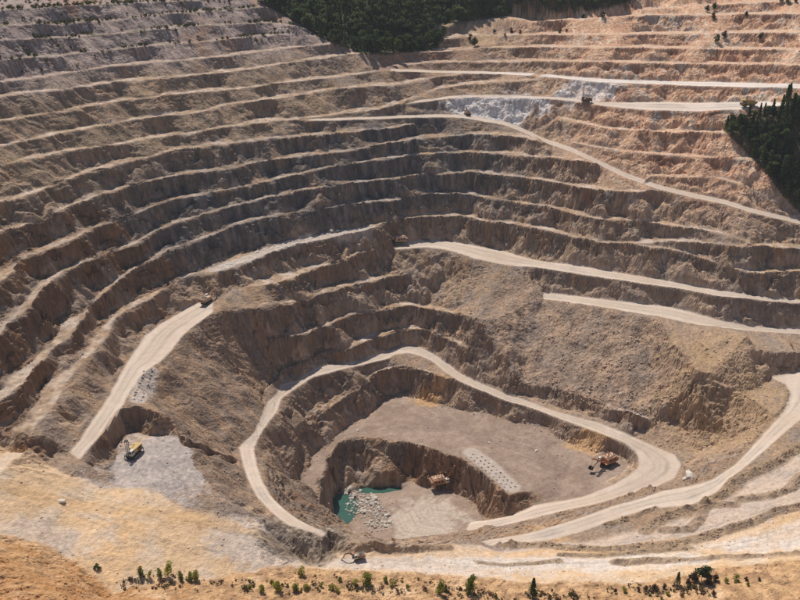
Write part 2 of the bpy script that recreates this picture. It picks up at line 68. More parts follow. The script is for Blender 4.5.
    'M_toe': '-2034,3568,1413 -2014,3618,1413 -1991,3665,1413 -1979,3736,1412 -1977,3833,1411 -1969,3920,1410 -1947,3979,1408 -1913,4014,1405 -1888,4072,1402 -1876,4104,1401 -1867,4144,1400 -1837,4195,1399 -1798,4228,1399 -1771,4294,1401 -1759,4365,1402 -1731,4483,1406 -1707,4524,1408 -1651,4573,1410 -1615,4636,1411 -1582,4711,1413 -1538,4753,1414 -1484,4765,1414 -1435,4796,1415 -1395,4863,1416 -1357,4943,1416 -1324,4981,1417 -1252,5001,1415 -1203,5050,1413 -1161,5140,1412 -1108,5178,1410 -1080,5192,1409 -1050,5200,1408 -988,5198,1406 -934,5241,1403 -881,5301,1401 -822,5333,1399 -792,5344,1397 -761,5343,1396 -702,5384,1392 -648,5469,1388 -586,5499,1386 -524,5530,1384 -491,5536,1383 -459,5547,1382 -396,5585,1381 -333,5642,1380 -267,5654,1378 -200,5638,1376 -167,5648,1375 -134,5661,1374 -68,5746,1372 0,5798,1372 69,5842,1373 104,5879,1373',
    'N_lip': '-1960,3382,1330 -1945,3438,1328 -1929,3495,1326 -1913,3554,1323 -1897,3615,1321 -1881,3679,1318 -1865,3748,1313 -1843,3803,1308 -1820,3861,1302 -1807,3887,1300 -1795,3915,1297 -1759,3973,1296 -1743,4035,1297 -1719,4109,1300 -1707,4146,1302 -1692,4175,1303 -1660,4234,1307 -1638,4277,1309 -1595,4356,1312 -1558,4407,1313 -1521,4464,1313 -1480,4508,1311 -1439,4555,1308 -1398,4608,1306 -1346,4668,1305 -1314,4719,1304 -1293,4751,1305 -1268,4767,1305 -1217,4800,1305 -1167,4835,1305 -1115,4867,1303 -1063,4901,1301 -1037,4917,1300 -1012,4943,1300 -961,4991,1299 -909,5039,1298 -853,5074,1297 -798,5111,1296 -741,5147,1295 -701,5170,1295 -628,5241,1296 -567,5263,1295 -506,5290,1294 -476,5304,1293 -446,5323,1292 -384,5361,1290 -322,5396,1290 -278,5415,1291 -196,5481,1293 -164,5506,1295 -132,5523,1296 -66,5560,1298 0,5602,1298 67,5652,1297 135,5705,1295 170,5730,1295 204,5743,1295 274,5768,1294 343,5789,1295 413,5801,1296 482,5810,1299 517,5814,1300 550,5805,1301 618,5793,1302 686,5787,1302 751,5758,1301 817,5734,1298 849,5724,1296 879,5694,1295 919,5644,1295',
    'N_toe': '-1968,3399,1332 -1952,3452,1329 -1945,3529,1327 -1941,3614,1325 -1925,3677,1322 -1900,3723,1319 -1880,3782,1315 -1860,3845,1309 -1837,3904,1303 -1820,3921,1301 -1804,3939,1299 -1762,3982,1298 -1750,4055,1298 -1739,4163,1301 -1729,4208,1303 -1716,4244,1305 -1680,4293,1308 -1657,4333,1310 -1618,4427,1313 -1582,4487,1314 -1537,4517,1314 -1484,4524,1312 -1442,4569,1310 -1409,4651,1308 -1361,4728,1306 -1327,4773,1306 -1305,4804,1306 -1280,4820,1306 -1236,4883,1307 -1184,4914,1306 -1135,4961,1305 -1073,4951,1303 -1044,4957,1302 -1018,4973,1301 -969,5037,1300 -918,5096,1300 -859,5114,1299 -802,5141,1297 -749,5212,1297 -711,5256,1297 -637,5328,1297 -575,5351,1297 -512,5354,1295 -481,5373,1294 -451,5398,1293 -390,5441,1292 -325,5443,1291 -279,5439,1292 -197,5513,1295 -165,5559,1296 -133,5598,1297 -67,5644,1299 0,5674,1300 68,5742,1299 138,5817,1297 173,5851,1297 209,5872,1296 278,5858,1296 345,5819,1297 414,5820,1298 487,5871,1300 523,5891,1301 558,5899,1302 626,5876,1304 694,5863,1304 764,5870,1302 833,5861,1300 864,5831,1298 891,5781,1296 932,5730,1296',
    'O_lip': '-1892,3177,1180 -1874,3225,1181 -1855,3274,1181 -1836,3324,1181 -1817,3376,1181 -1797,3428,1182 -1775,3480,1183 -1760,3553,1187 -1760,3667,1193 -1762,3728,1196 -1744,3743,1199 -1713,3784,1199 -1684,3835,1196 -1660,3898,1193 -1633,3959,1192 -1613,4044,1192 -1597,4104,1193 -1555,4179,1194 -1534,4227,1194 -1490,4309,1194 -1454,4367,1194 -1416,4425,1194 -1375,4475,1196 -1332,4523,1197 -1293,4589,1200 -1273,4623,1201 -1248,4639,1202 -1199,4673,1203 -1149,4708,1205 -1099,4743,1206 -1048,4779,1207 -997,4818,1207 -945,4860,1207 -893,4902,1207 -840,4944,1207 -785,4984,1208 -758,5003,1209 -730,5025,1210 -674,5069,1212 -618,5112,1214 -560,5153,1217 -500,5188,1220 -441,5225,1223 -380,5264,1225 -319,5307,1227 -257,5340,1227 -194,5377,1226 -130,5418,1224 -65,5452,1222 0,5487,1219 66,5540,1217 134,5592,1216 202,5623,1214 250,5645,1213 338,5659,1209 407,5669,1207 475,5674,1205 509,5674,1206 542,5666,1206 608,5648,1207 674,5630,1207 751,5606,1209 802,5584,1210 865,5556,1212 928,5531,1213 990,5504,1215 1050,5472,1218 1109,5436,1222 1165,5393,1227 1195,5381,1227',
    'O_toe': '-1903,3199,1182 -1902,3283,1182 -1899,3367,1182 -1878,3415,1183 -1847,3444,1183 -1829,3503,1183 -1819,3583,1184 -1796,3638,1188 -1775,3703,1195 -1775,3761,1198 -1754,3771,1200 -1744,3865,1200 -1730,3957,1197 -1698,4003,1195 -1657,4028,1193 -1631,4099,1193 -1615,4158,1194 -1570,4226,1195 -1543,4256,1195 -1492,4315,1195 -1459,4385,1195 -1428,4466,1196 -1387,4520,1197 -1342,4561,1199 -1304,4636,1201 -1287,4683,1202 -1265,4711,1203 -1216,4751,1205 -1160,4759,1206 -1103,4765,1207 -1052,4802,1208 -1004,4857,1209 -952,4898,1209 -897,4927,1208 -845,4976,1209 -795,5052,1210 -767,5076,1210 -740,5104,1211 -682,5136,1213 -623,5163,1215 -564,5199,1219 -505,5245,1222 -444,5274,1225 -381,5284,1227 -320,5319,1228 -259,5386,1229 -196,5437,1227 -131,5480,1226 -66,5521,1223 0,5556,1221 67,5614,1219 135,5662,1217 203,5663,1216 251,5665,1214 340,5685,1211 411,5732,1208 480,5747,1207 514,5740,1207 547,5726,1207 614,5715,1208 684,5730,1209 762,5695,1211 812,5659,1212 869,5588,1214 932,5558,1215 997,5552,1217 1058,5523,1220 1114,5469,1224 1172,5430,1229 1202,5417,1229',
    'P_lip': '-1787,2898,1031 -1771,2946,1034 -1754,2996,1037 -1736,3045,1041 -1717,3094,1046 -1696,3143,1052 -1674,3191,1059 -1683,3314,1065 -1661,3369,1071 -1630,3439,1080 -1634,3531,1086 -1638,3615,1091 -1632,3754,1099 -1595,3853,1101 -1573,3888,1099 -1545,3948,1092 -1530,3977,1089 -1517,4013,1086 -1488,4080,1082 -1453,4133,1080 -1434,4156,1081 -1404,4197,1082 -1384,4262,1084 -1370,4306,1087 -1352,4341,1090 -1315,4411,1096 -1272,4462,1101 -1229,4516,1106 -1183,4560,1112 -1135,4605,1118 -1084,4632,1123 -1048,4655,1125 -983,4710,1129 -933,4753,1132 -881,4796,1135 -828,4836,1137 -775,4880,1138 -749,4903,1139 -721,4923,1139 -666,4964,1139 -610,5007,1139 -552,5043,1138 -494,5080,1137 -465,5100,1136 -435,5116,1135 -375,5151,1133 -315,5188,1130 -254,5225,1127 -191,5263,1124 -160,5282,1122 -128,5301,1121 -65,5338,1118 0,5374,1116 66,5428,1113 112,5466,1110 199,5494,1106 280,5516,1103 334,5533,1103 402,5548,1103 470,5565,1103 535,5532,1102 579,5508,1102 663,5488,1102 741,5470,1102 791,5446,1102 853,5419,1101 884,5407,1100 914,5391,1099 975,5361,1097 1035,5331,1095 1090,5279,1094 1143,5220,1094 1199,5186,1098 1255,5155,1101 1312,5129,1102 1369,5105,1103 1429,5098,1105 1470,5089,1108 1572,5123,1113',
    'P_toe': '-1874,3075,1033 -1858,3126,1035 -1822,3140,1039 -1782,3145,1043 -1770,3212,1048 -1752,3270,1054 -1708,3269,1061 -1698,3350,1067 -1692,3446,1072 -1698,3610,1081 -1695,3691,1088 -1688,3747,1093 -1659,3829,1101 -1614,3907,1102 -1593,3945,1100 -1557,3984,1093 -1538,4001,1090 -1520,4023,1087 -1490,4088,1083 -1467,4181,1082 -1455,4229,1082 -1430,4290,1083 -1406,4340,1086 -1387,4372,1089 -1366,4393,1091 -1326,4454,1097 -1289,4531,1103 -1243,4575,1108 -1189,4589,1114 -1138,4619,1120 -1089,4658,1124 -1055,4690,1127 -989,4741,1131 -937,4777,1133 -888,4842,1136 -838,4902,1138 -783,4939,1140 -756,4961,1140 -728,4980,1140 -670,5001,1140 -614,5049,1140 -557,5092,1140 -497,5112,1139 -467,5122,1138 -436,5128,1137 -377,5175,1134 -318,5252,1132 -256,5286,1128 -193,5324,1125 -162,5342,1124 -130,5359,1122 -65,5405,1120 0,5439,1117 66,5483,1114 113,5494,1112 199,5504,1108 282,5563,1105 338,5602,1104 406,5613,1105 474,5622,1105 541,5608,1104 588,5600,1104 673,5575,1104 745,5509,1104 793,5465,1104 857,5451,1102 890,5447,1101 922,5440,1101 981,5402,1099 1040,5361,1097 1099,5329,1095 1159,5305,1096 1218,5279,1099 1269,5219,1102 1321,5168,1104 1378,5146,1104 1441,5147,1106 1480,5128,1109 1575,5136,1115',
    'Q_lip': '-1682,2631,909 -1665,2672,909 -1648,2714,910 -1630,2757,910 -1612,2801,911 -1594,2847,911 -1575,2895,911 -1557,2946,913 -1534,3009,914 -1525,3088,916 -1521,3165,918 -1518,3213,919 -1538,3322,920 -1516,3384,924 -1492,3446,929 -1479,3475,934 -1485,3588,940 -1484,3700,949 -1483,3774,954 -1468,3804,960 -1453,3836,964 -1440,3878,969 -1423,3937,975 -1401,4036,984 -1352,4162,994 -1325,4201,998 -1288,4262,1001 -1249,4325,1005 -1208,4385,1010 -1179,4425,1015 -1114,4463,1025 -1063,4487,1032 -1037,4499,1035 -1015,4533,1039 -962,4619,1047 -919,4640,1052 -868,4675,1054 -806,4726,1053 -764,4765,1053 -702,4826,1051 -658,4858,1049 -603,4902,1045 -546,4934,1040 -489,4967,1034 -459,4983,1032 -430,5004,1029 -371,5042,1025 -312,5078,1023 -281,5095,1021 -251,5116,1020 -190,5157,1018 -127,5203,1014 -64,5229,1009 0,5254,1005 78,5339,1002 131,5358,1000 197,5382,999 264,5405,997 331,5430,995 397,5429,991 464,5429,987 497,5430,984 529,5409,982 591,5369,977 622,5348,975 654,5342,973 730,5318,971 779,5298,971 841,5274,970 884,5259,969 960,5209,967 1018,5173,964 1074,5129,961 1129,5086,959 1183,5046,958 1236,5000,958 1296,4994,960 1356,4988,962 1387,4989,962 1415,4976,962 1472,4957,959 1529,4942,955 1585,4921,952 1640,4899,950 1667,4887,949 1695,4879,947 1750,4862,946 1806,4845,944 1860,4826,941 1915,4811,937 1961,4767,931 1984,4748,928 2009,4734,925 2059,4707,918',
    'Q_toe': '-1782,2834,910 -1723,2793,911 -1697,2819,911 -1693,2893,912 -1666,2922,912 -1620,2907,913 -1597,2946,913 -1617,3089,914 -1602,3176,915 -1581,3229,917 -1579,3315,919 -1568,3345,921 -1581,3438,922 -1579,3557,926 -1560,3637,931 -1528,3616,935 -1513,3671,942 -1494,3733,950 -1499,3822,956 -1487,3866,961 -1481,3925,966 -1477,3994,970 -1451,4031,976 -1419,4099,985 -1367,4216,996 -1341,4262,999 -1305,4332,1002 -1262,4379,1006 -1213,4406,1012 -1183,4446,1017 -1123,4507,1026 -1073,4537,1033 -1045,4542,1037 -1022,4569,1041 -970,4662,1049 -931,4706,1053 -879,4746,1055 -815,4787,1055 -770,4803,1054 -706,4859,1053 -663,4898,1051 -607,4941,1047 -548,4953,1041 -490,4980,1036 -461,5009,1033 -433,5044,1031 -375,5104,1027 -315,5142,1024 -284,5156,1023 -253,5173,1022 -191,5209,1019 -129,5256,1015 -65,5290,1010 0,5284,1006 78,5350,1003 131,5379,1002 199,5438,1000 266,5461,999 334,5486,996 401,5487,992 470,5510,988 503,5508,986 535,5483,984 597,5428,979 626,5388,977 656,5363,975 732,5339,973 784,5336,972 847,5320,972 889,5297,971 965,5244,968 1029,5236,965 1090,5216,963 1141,5148,961 1192,5088,959 1242,5031,960 1305,5033,962 1365,5028,964 1394,5019,964 1420,4997,963 1475,4970,961 1539,4977,957 1603,4988,954 1660,4970,951 1685,4949,950 1711,4932,949 1764,4906,947 1823,4898,945 1877,4878,943 1925,4838,939 1963,4774,933 1987,4758,930 2014,4748,926 2074,4747,919',
    'R_lip': '-1564,2322,750 -1547,2363,760 -1531,2404,770 -1514,2448,779 -1498,2494,788 -1482,2541,796 -1465,2592,804 -1448,2639,812 -1430,2690,818 -1421,2716,821 -1430,2787,824 -1439,2861,827 -1432,2896,829 -1419,2967,834 -1412,3004,837 -1416,3072,839 -1422,3174,843 -1414,3340,851 -1398,3403,855 -1389,3444,857 -1384,3501,860 -1377,3597,863 -1386,3734,866 -1373,3772,867 -1348,3857,868 -1316,3922,866 -1284,3988,865 -1258,4087,866 -1229,4185,871 -1189,4245,876 -1169,4275,879 -1143,4282,882 -1092,4298,888 -1037,4298,892 -983,4302,895 -956,4306,896 -932,4325,897 -883,4363,900 -859,4380,902 -835,4408,904 -788,4466,909 -764,4497,910 -739,4519,912 -689,4570,912 -653,4610,910 -586,4680,907 -522,4746,904 -478,4780,901 -421,4824,898 -381,4855,896 -306,4910,892 -246,4948,892 -180,5006,894 -126,5080,898 -95,5124,900 -64,5135,902 0,5174,900 64,5205,894 129,5237,889 195,5262,885 261,5284,881 294,5294,880 327,5298,879 393,5307,876 426,5314,873 457,5293,871 532,5242,867 583,5233,865 646,5217,865 677,5208,865 707,5192,865 768,5162,865 798,5148,865 827,5130,865 886,5097,862 944,5063,859 1001,5029,856 1036,5009,854 1114,4960,850 1168,4923,848 1221,4883,847 1280,4874,848 1338,4861,851 1411,4839,857 1453,4839,860 1511,4834,867 1569,4828,873 1610,4825,878 1679,4798,884 1733,4780,888 1787,4763,891 1839,4741,894 1890,4720,897 1956,4691,902 1993,4682,904 2051,4678,904 2113,4685,899 2159,4695,894 2241,4706,884 2306,4715,876 2369,4722,868 2430,4724,862 2490,4722,858 2547,4717,854 2604,4710,852 2659,4701,850 2714,4693,848',
    'R_toe': '-1619,2435,751 -1612,2497,762 -1609,2569,771 -1568,2566,781 -1526,2557,790 -1535,2663,798 -1549,2785,806 -1532,2841,813 -1507,2879,820 -1492,2893,823 -1496,2955,826 -1504,3026,828 -1493,3053,831 -1512,3215,836 -1489,3212,838 -1478,3243,841 -1455,3267,845 -1434,3400,853 -1440,3528,857 -1437,3591,859 -1440,3673,861 -1418,3728,865 -1416,3833,867 -1395,3845,869 -1372,3941,870 -1343,4018,868 -1307,4073,866 -1267,4124,868 -1232,4199,872 -1195,4270,878 -1176,4307,881 -1151,4320,884 -1099,4332,889 -1046,4343,894 -1001,4398,897 -982,4445,898 -966,4511,899 -916,4552,902 -888,4555,904 -861,4570,906 -802,4561,910 -779,4597,912 -753,4623,913 -705,4695,913 -666,4711,912 -591,4724,908 -530,4827,905 -488,4907,903 -430,4936,900 -389,4963,897 -311,5012,894 -250,5047,893 -183,5095,896 -127,5126,900 -96,5153,902 -64,5147,903 0,5185,901 65,5249,896 131,5300,890 197,5335,886 263,5345,883 297,5362,882 331,5373,880 397,5375,877 431,5390,875 464,5377,873 535,5277,868 584,5247,867 649,5246,866 681,5248,866 713,5244,866 774,5212,867 804,5193,866 833,5169,866 894,5153,864 958,5152,861 1015,5110,857 1048,5080,855 1120,4994,851 1175,4958,849 1231,4928,849 1288,4910,850 1342,4878,853 1420,4875,858 1468,4900,862 1527,4895,868 1583,4880,875 1623,4872,879 1695,4850,885 1749,4831,889 1802,4810,893 1844,4758,896 1893,4728,899 1968,4725,903 2006,4718,905 2057,4697,905 2132,4736,900 2180,4751,896 2272,4783,885 2335,4786,877 2384,4758,870 2435,4736,864 2499,4743,859 2567,4759,856 2624,4753,853 2675,4736,851 2737,4738,849',
    'R2_lip': '1444,4803,854 1500,4788,852 1574,4771,850 1612,4758,848 1687,4744,841 1720,4717,836 1770,4682,827 1822,4656,818 1873,4631,809 1924,4606,799 1975,4580,790 2004,4563,786 2090,4573,778 2132,4575,775 2217,4597,771 2282,4611,769 2347,4625,767 2405,4623,765 2463,4621,763 2521,4617,761 2577,4613,759 2633,4607,759 2689,4600,758',
    'R2_toe': '1450,4828,855 1509,4820,854 1585,4810,851 1624,4798,849 1697,4779,842 1733,4756,837 1784,4726,828 1829,4678,819 1875,4637,810 1929,4621,801 1989,4620,792 2020,4607,788 2106,4614,779 2148,4615,776 2239,4650,772 2306,4670,770 2363,4664,769 2411,4636,766 2468,4631,764 2533,4644,762 2593,4647,761 2646,4634,760 2702,4628,760',
    'S_lip': '-44,5025,755 0,5025,755 63,5045,752 127,5066,749 191,5080,746 236,5093,743 317,5048,735 348,5030,732 378,5009,730 438,4964,725 467,4942,722 497,4930,720 558,4911,713 618,4887,707 678,4875,705 720,4864,703 817,4854,701 858,4838,700 915,4814,700 972,4788,700 1005,4772,701 1083,4733,702 1137,4707,703 1192,4683,702 1247,4661,701 1280,4649,700 1356,4622,698 1411,4603,696 1465,4587,694 1521,4576,691 1576,4564,689 1646,4543,687 1680,4522,687 1729,4492,687 1777,4464,686 1806,4448,685 1884,4439,681 1941,4437,676 2001,4442,669 2061,4444,659 2139,4448,647 2184,4458,641 2248,4469,633 2311,4479,627 2370,4479,622 2427,4477,617 2484,4473,614 2540,4468,611 2595,4461,608 2650,4454,606',
    'S_toe': '-45,5112,756 0,5112,756 64,5142,754 129,5173,751 195,5193,747 241,5217,744 326,5210,737 358,5208,734 390,5201,731 454,5180,727 485,5166,724 517,5161,721 581,5148,714 644,5128,709 703,5082,706 743,5047,705 835,4979,702 876,4956,702 935,4935,701 993,4914,702 1028,4899,702 1107,4859,704 1163,4832,704 1219,4807,704 1274,4784,702 1308,4770,701 1384,4736,699 1439,4712,698 1493,4691,695 1547,4670,692 1600,4647,690 1669,4617,689 1703,4595,689 1753,4569,688 1804,4545,687 1833,4528,686 1908,4509,683 1963,4500,678 2021,4495,670 2080,4494,661 2157,4494,649 2203,4504,643 2267,4516,635 2330,4525,628 2390,4525,623 2448,4523,619 2505,4519,615 2561,4514,612 2617,4507,610 2672,4500,608',
    'T_lip': '856,4650,576 896,4637,576 951,4611,579 984,4596,581 1059,4557,585 1112,4531,587 1165,4506,589 1216,4475,592 1266,4443,595 1332,4408,596 1368,4394,596 1421,4378,593 1475,4364,589 1512,4354,587 1578,4326,583 1627,4304,580 1677,4282,577 1731,4276,573 1788,4276,565 1848,4282,556 1907,4288,547 1967,4293,538 2028,4302,530 2090,4311,521 2151,4320,513 2213,4329,505 2274,4336,498 2332,4336,492 2389,4334,486 2445,4330,482 2501,4325,478 2555,4319,475 2609,4311,472',
    'T_toe': '870,4741,578 910,4728,578 967,4708,581 1001,4695,582 1079,4662,586 1134,4639,589 1189,4617,591 1242,4594,593 1296,4570,596 1366,4544,598 1404,4535,597 1461,4527,594 1518,4520,591 1557,4513,588 1624,4480,584 1673,4451,582 1722,4424,579 1769,4391,574 1818,4364,566 1875,4361,557 1933,4358,548 1990,4355,539 2052,4364,531 2114,4373,523 2176,4382,515 2238,4390,507 2300,4398,499 2359,4398,493 2417,4396,488 2473,4392,483 2529,4386,479 2584,4380,476 2638,4372,474',
    'AA_lip': '-909,4220,814 -870,4244,814 -820,4273,815 -759,4303,814 -719,4332,812 -669,4374,806 -634,4405,802 -572,4496,795 -547,4531,793 -521,4564,791 -469,4628,788 -415,4690,787 -387,4719,787 -359,4748,787 -291,4814,789 -244,4858,790 -173,4925,792',
    'AA_toe': '-912,4237,816 -872,4261,816 -824,4302,817 -771,4387,816 -737,4458,813 -686,4503,808 -647,4508,803 -581,4582,796 -556,4623,794 -530,4662,792 -474,4693,789 -417,4714,788 -389,4740,788 -360,4766,788 -293,4863,790 -246,4892,792 -174,4957,794',
    'BB_lip': '-758,4130,754 -687,4181,731 -655,4227,721 -608,4285,710 -544,4356,698 -510,4401,692 -459,4466,684 -422,4510,679 -370,4584,673 -297,4643,664 -240,4689,657 -181,4739,651 -122,4786,645 -49,4834,642 0,4854,643 62,4877,645',
    'BB_toe': '-761,4150,756 -690,4208,733 -660,4266,722 -613,4329,711 -547,4382,699 -512,4427,693 -465,4534,686 -429,4595,681 -375,4666,674 -300,4711,666 -242,4751,659 -184,4814,652 -123,4856,647 -49,4864,644 0,4865,645 62,4899,647',
    'CC_lip': '-706,4072,605 -646,4099,590 -596,4125,575 -548,4175,563 -513,4206,556 -450,4306,547 -425,4343,545 -399,4373,543 -346,4434,540 -292,4496,536 -236,4544,531 -167,4607,524 -120,4639,518 -60,4679,510 0,4699,504 79,4716,500 122,4701,499 181,4674,500 223,4654,502 298,4595,506 338,4563,508 410,4503,512 465,4458,515',
    'CC_toe': '-708,4083,606 -648,4111,591 -601,4161,576 -556,4246,564 -521,4283,558 -455,4363,549 -429,4395,547 -403,4420,545 -350,4492,541 -295,4553,537 -237,4573,533 -167,4621,525 -121,4665,519 -61,4730,512 0,4760,506 80,4766,502 123,4747,501 183,4734,502 225,4715,503 300,4633,507 339,4581,510 411,4511,514 466,4477,517',
    'DD_lip': '-711,3804,410 -674,3905,411 -632,3997,418 -594,4035,422 -545,4088,426 -497,4153,428 -463,4203,427 -394,4248,422 -367,4267,418 -341,4292,415 -287,4342,409 -259,4366,406 -232,4396,404 -176,4453,401 -147,4481,400 -118,4507,399 -60,4558,397 0,4611,395 60,4617,393 103,4623,390 191,4552,385 238,4520,383 295,4478,382 350,4427,381 405,4377,381',
    'DD_toe': '-716,3833,412 -678,3939,413 -638,4042,419 -597,4064,424 -548,4117,427 -499,4170,429 -465,4229,428 -397,4286,423 -369,4295,420 -342,4309,417 -289,4386,410 -262,4429,408 -235,4479,405 -178,4540,402 -149,4565,401 -120,4588,401 -60,4624,399 0,4656,397 61,4674,394 104,4673,391 192,4566,386 238,4534,384 297,4520,383 353,4470,383 407,4401,382',
    'V_lip': '-677,3321,405 -667,3439,405 -657,3496,399 -646,3554,393 -620,3685,381 -617,3820,377 -581,3900,369 -559,3940,367 -537,3981,365 -480,4063,371 -438,4083,373 -386,4125,365 -335,4182,350 -283,4244,331 -218,4296,320 -173,4327,314 -116,4365,308 -87,4382,306 -59,4419,304 0,4491,302 59,4473,302 89,4470,299 118,4450,297 188,4414,283 232,4348,274 259,4309,267 287,4281,261 341,4225,248 396,4196,238 461,4157,229 503,4126,225 556,4091,218 582,4074,214 609,4065,210 662,4046,203 714,4022,200 763,3987,199 812,3951,198 836,3932,199 860,3913,199 907,3876,199 953,3841,200 999,3804,199 1044,3768,197 1087,3729,197 1141,3675,200',
    'V_toe': '-697,3445,406 -687,3570,406 -682,3666,400 -676,3765,394 -643,3861,383 -637,3971,378 -592,3997,370 -568,4020,369 -543,4042,367 -487,4137,373 -446,4176,374 -393,4214,367 -340,4255,351 -286,4297,332 -220,4362,321 -175,4404,316 -118,4458,310 -89,4475,308 -60,4513,306 0,4572,304 60,4569,304 90,4571,301 120,4555,298 191,4510,284 237,4456,275 265,4421,269 293,4398,262 347,4323,250 403,4282,240 467,4232,231 510,4201,226 564,4169,219 590,4145,215 616,4129,211 670,4113,205 722,4079,201 772,4043,200 821,4006,200 845,3989,200 870,3972,200 919,3942,201 967,3914,201 1016,3890,200 1065,3868,198 1109,3828,198 1164,3771,201',
    'scA_lip': '589,4160,260 617,4157,260 672,4151,260 700,4148,260 726,4136,261 778,4113,261 830,4091,261 881,4066,260 931,4036,263 955,4022,264 980,4006,264 1029,3981,262 1079,3959,257 1125,3924,256 1163,3864,270 1182,3836,276 1202,3815,282 1253,3803,275 1312,3818,251 1361,3804,242 1407,3780,241 1429,3766,241 1451,3755,241 1496,3732,242 1540,3709,243 1583,3686,245 1605,3675,245',
    'scA_toe': '590,4171,261 618,4168,261 674,4168,262 702,4164,262 728,4151,262 779,4121,263 831,4094,263 882,4071,262 932,4043,265 956,4028,265 981,4011,266 1030,3983,263 1080,3965,259 1128,3937,257 1167,3879,272 1185,3849,278 1205,3825,284 1254,3810,277 1313,3825,252 1363,3813,244 1408,3785,242 1430,3769,242 1451,3756,243 1496,3733,244 1542,3716,245 1587,3697,246 1609,3687,246',
    'EE_lip': '-504,3616,230 -491,3732,232 -458,3831,237 -426,3893,242 -394,3955,247 -328,4021,252 -277,4090,254 -251,4123,255 -215,4208,258 -171,4254,262 -144,4286,264 -115,4300,265 -75,4326,264 0,4346,263 58,4339,265 87,4339,263 116,4326,262 173,4297,261 229,4274,260 257,4263,260',
    'EE_toe': '-506,3631,231 -492,3744,234 -459,3841,238 -428,3907,243 -396,3978,249 -330,4053,253 -278,4116,255 -252,4147,257 -216,4231,260 -172,4288,264 -145,4323,265 -116,4342,266 -76,4365,266 0,4357,265 58,4349,266 87,4358,265 116,4352,264 174,4325,262 230,4299,262 259,4288,262',
    'F2_lip': '319,7029,1786 400,7060,1788 481,7084,1790 563,7102,1794 644,7116,1798 722,7095,1802 801,7077,1805 878,7054,1809 954,7027,1814 1029,6998,1819 1103,6968,1823 1176,6934,1828 1248,6900,1833 1321,6871,1837 1394,6849,1840 1467,6830,1843 1541,6817,1845 1614,6800,1847 1687,6784,1849 1761,6771,1850 1834,6760,1851 1910,6759,1853 1985,6753,1855 2058,6743,1857 2130,6730,1860 2201,6715,1863 2270,6697,1866 2339,6677,1870 2406,6654,1873 2471,6628,1878 2534,6597,1882 2595,6563,1887 2654,6527,1893 2710,6485,1898 2767,6446,1902 2824,6410,1906 2881,6377,1910 2941,6351,1913 3002,6329,1917 3065,6312,1919 3131,6300,1921 3198,6294,1922 3268,6290,1923',
    'F2_toe': '324,7158,1787 409,7234,1789 494,7283,1792 573,7238,1796 648,7163,1800 725,7128,1804 810,7165,1807 892,7173,1811 966,7124,1815 1042,7093,1820 1127,7128,1825 1206,7120,1830 1282,7094,1834 1340,6979,1838 1407,6916,1841 1486,6923,1844 1564,6921,1846 1628,6862,1848 1696,6822,1850 1784,6866,1852 1882,6944,1853 1965,6963,1854 2026,6902,1856 2091,6857,1859 2170,6865,1861 2244,6855,1864 2296,6776,1868 2345,6695,1871 2419,6692,1875 2513,6747,1879 2593,6760,1884 2647,6702,1889 2702,6651,1894 2774,6646,1899 2843,6633,1904 2879,6543,1908 2901,6424,1911 2952,6376,1915 3035,6403,1918 3116,6422,1921 3174,6393,1922 3239,6378,1924 3336,6430,1925',
    'F3_lip': '327,7264,1859 411,7303,1861 495,7333,1864 579,7353,1868 662,7361,1873 744,7356,1879 826,7349,1886 903,7308,1891 981,7275,1896 1058,7245,1900 1135,7215,1905 1210,7183,1909 1284,7146,1914 1365,7150,1921 1444,7145,1928 1521,7135,1936 1599,7129,1943 1671,7097,1949 1746,7077,1954 1821,7064,1958 1898,7055,1962 1976,7055,1965 2049,7033,1966 2124,7019,1967 2198,7004,1968 2271,6986,1969 2341,6963,1970 2414,6950,1973 2484,6928,1976 2552,6901,1980 2617,6870,1984 2680,6835,1989 2742,6798,1993 2803,6762,1999 2862,6726,2004 2922,6691,2009 2983,6660,2014 3044,6631,2018 3107,6608,2021 3173,6591,2024 3241,6580,2026 3311,6574,2028 3384,6573,2029',
    'F3_toe': '336,7480,1861 422,7499,1863 501,7429,1865 581,7380,1869 668,7424,1874 757,7491,1881 841,7492,1887 917,7422,1893 1000,7422,1898 1091,7480,1902 1174,7476,1906 1239,7359,1911 1299,7231,1916 1380,7232,1922 1467,7267,1929 1544,7246,1937 1612,7189,1944 1689,7174,1951 1789,7261,1955 1886,7328,1960 1939,7215,1964 2017,7208,1967 2088,7174,1968 2173,7188,1969 2240,7143,1969 2287,7038,1970 2349,6986,1972 2447,7049,1974 2552,7124,1978 2624,7106,1981 2676,7032,1986 2744,7005,1990 2827,7018,1995 2885,6969,2000 2905,6831,2005 2933,6717,2010 3006,6714,2015 3100,6758,2019 3172,6751,2022 3225,6705,2025 3306,6718,2027 3419,6797,2029 3491,6791,2030',
    'F4_lip': '1945,7253,1993 2027,7256,1996 2106,7251,2000 2184,7243,2005 2261,7233,2010 2338,7221,2014 2413,7208,2019 2488,7194,2025 2561,7176,2030 2632,7153,2036 2701,7125,2042 2768,7095,2048 2833,7062,2054 2897,7028,2061 2961,6994,2067 3024,6963,2074 3088,6934,2080 3153,6909,2085 3221,6890,2090 3290,6877,2095 3362,6870,2099 3436,6866,2103 3510,6863,2107',
    'F4_toe': '1971,7354,1994 2058,7372,1998 2141,7379,2002 2206,7320,2006 2266,7251,2011 2350,7263,2016 2456,7341,2021 2550,7381,2026 2616,7337,2031 2679,7285,2037 2760,7286,2043 2838,7283,2049 2885,7196,2056 2913,7069,2062 2967,7011,2069 3057,7041,2075 3145,7067,2081 3207,7031,2087 3269,6998,2092 3363,7036,2097 3469,7095,2101 3536,7072,2105 3564,6973,2109',
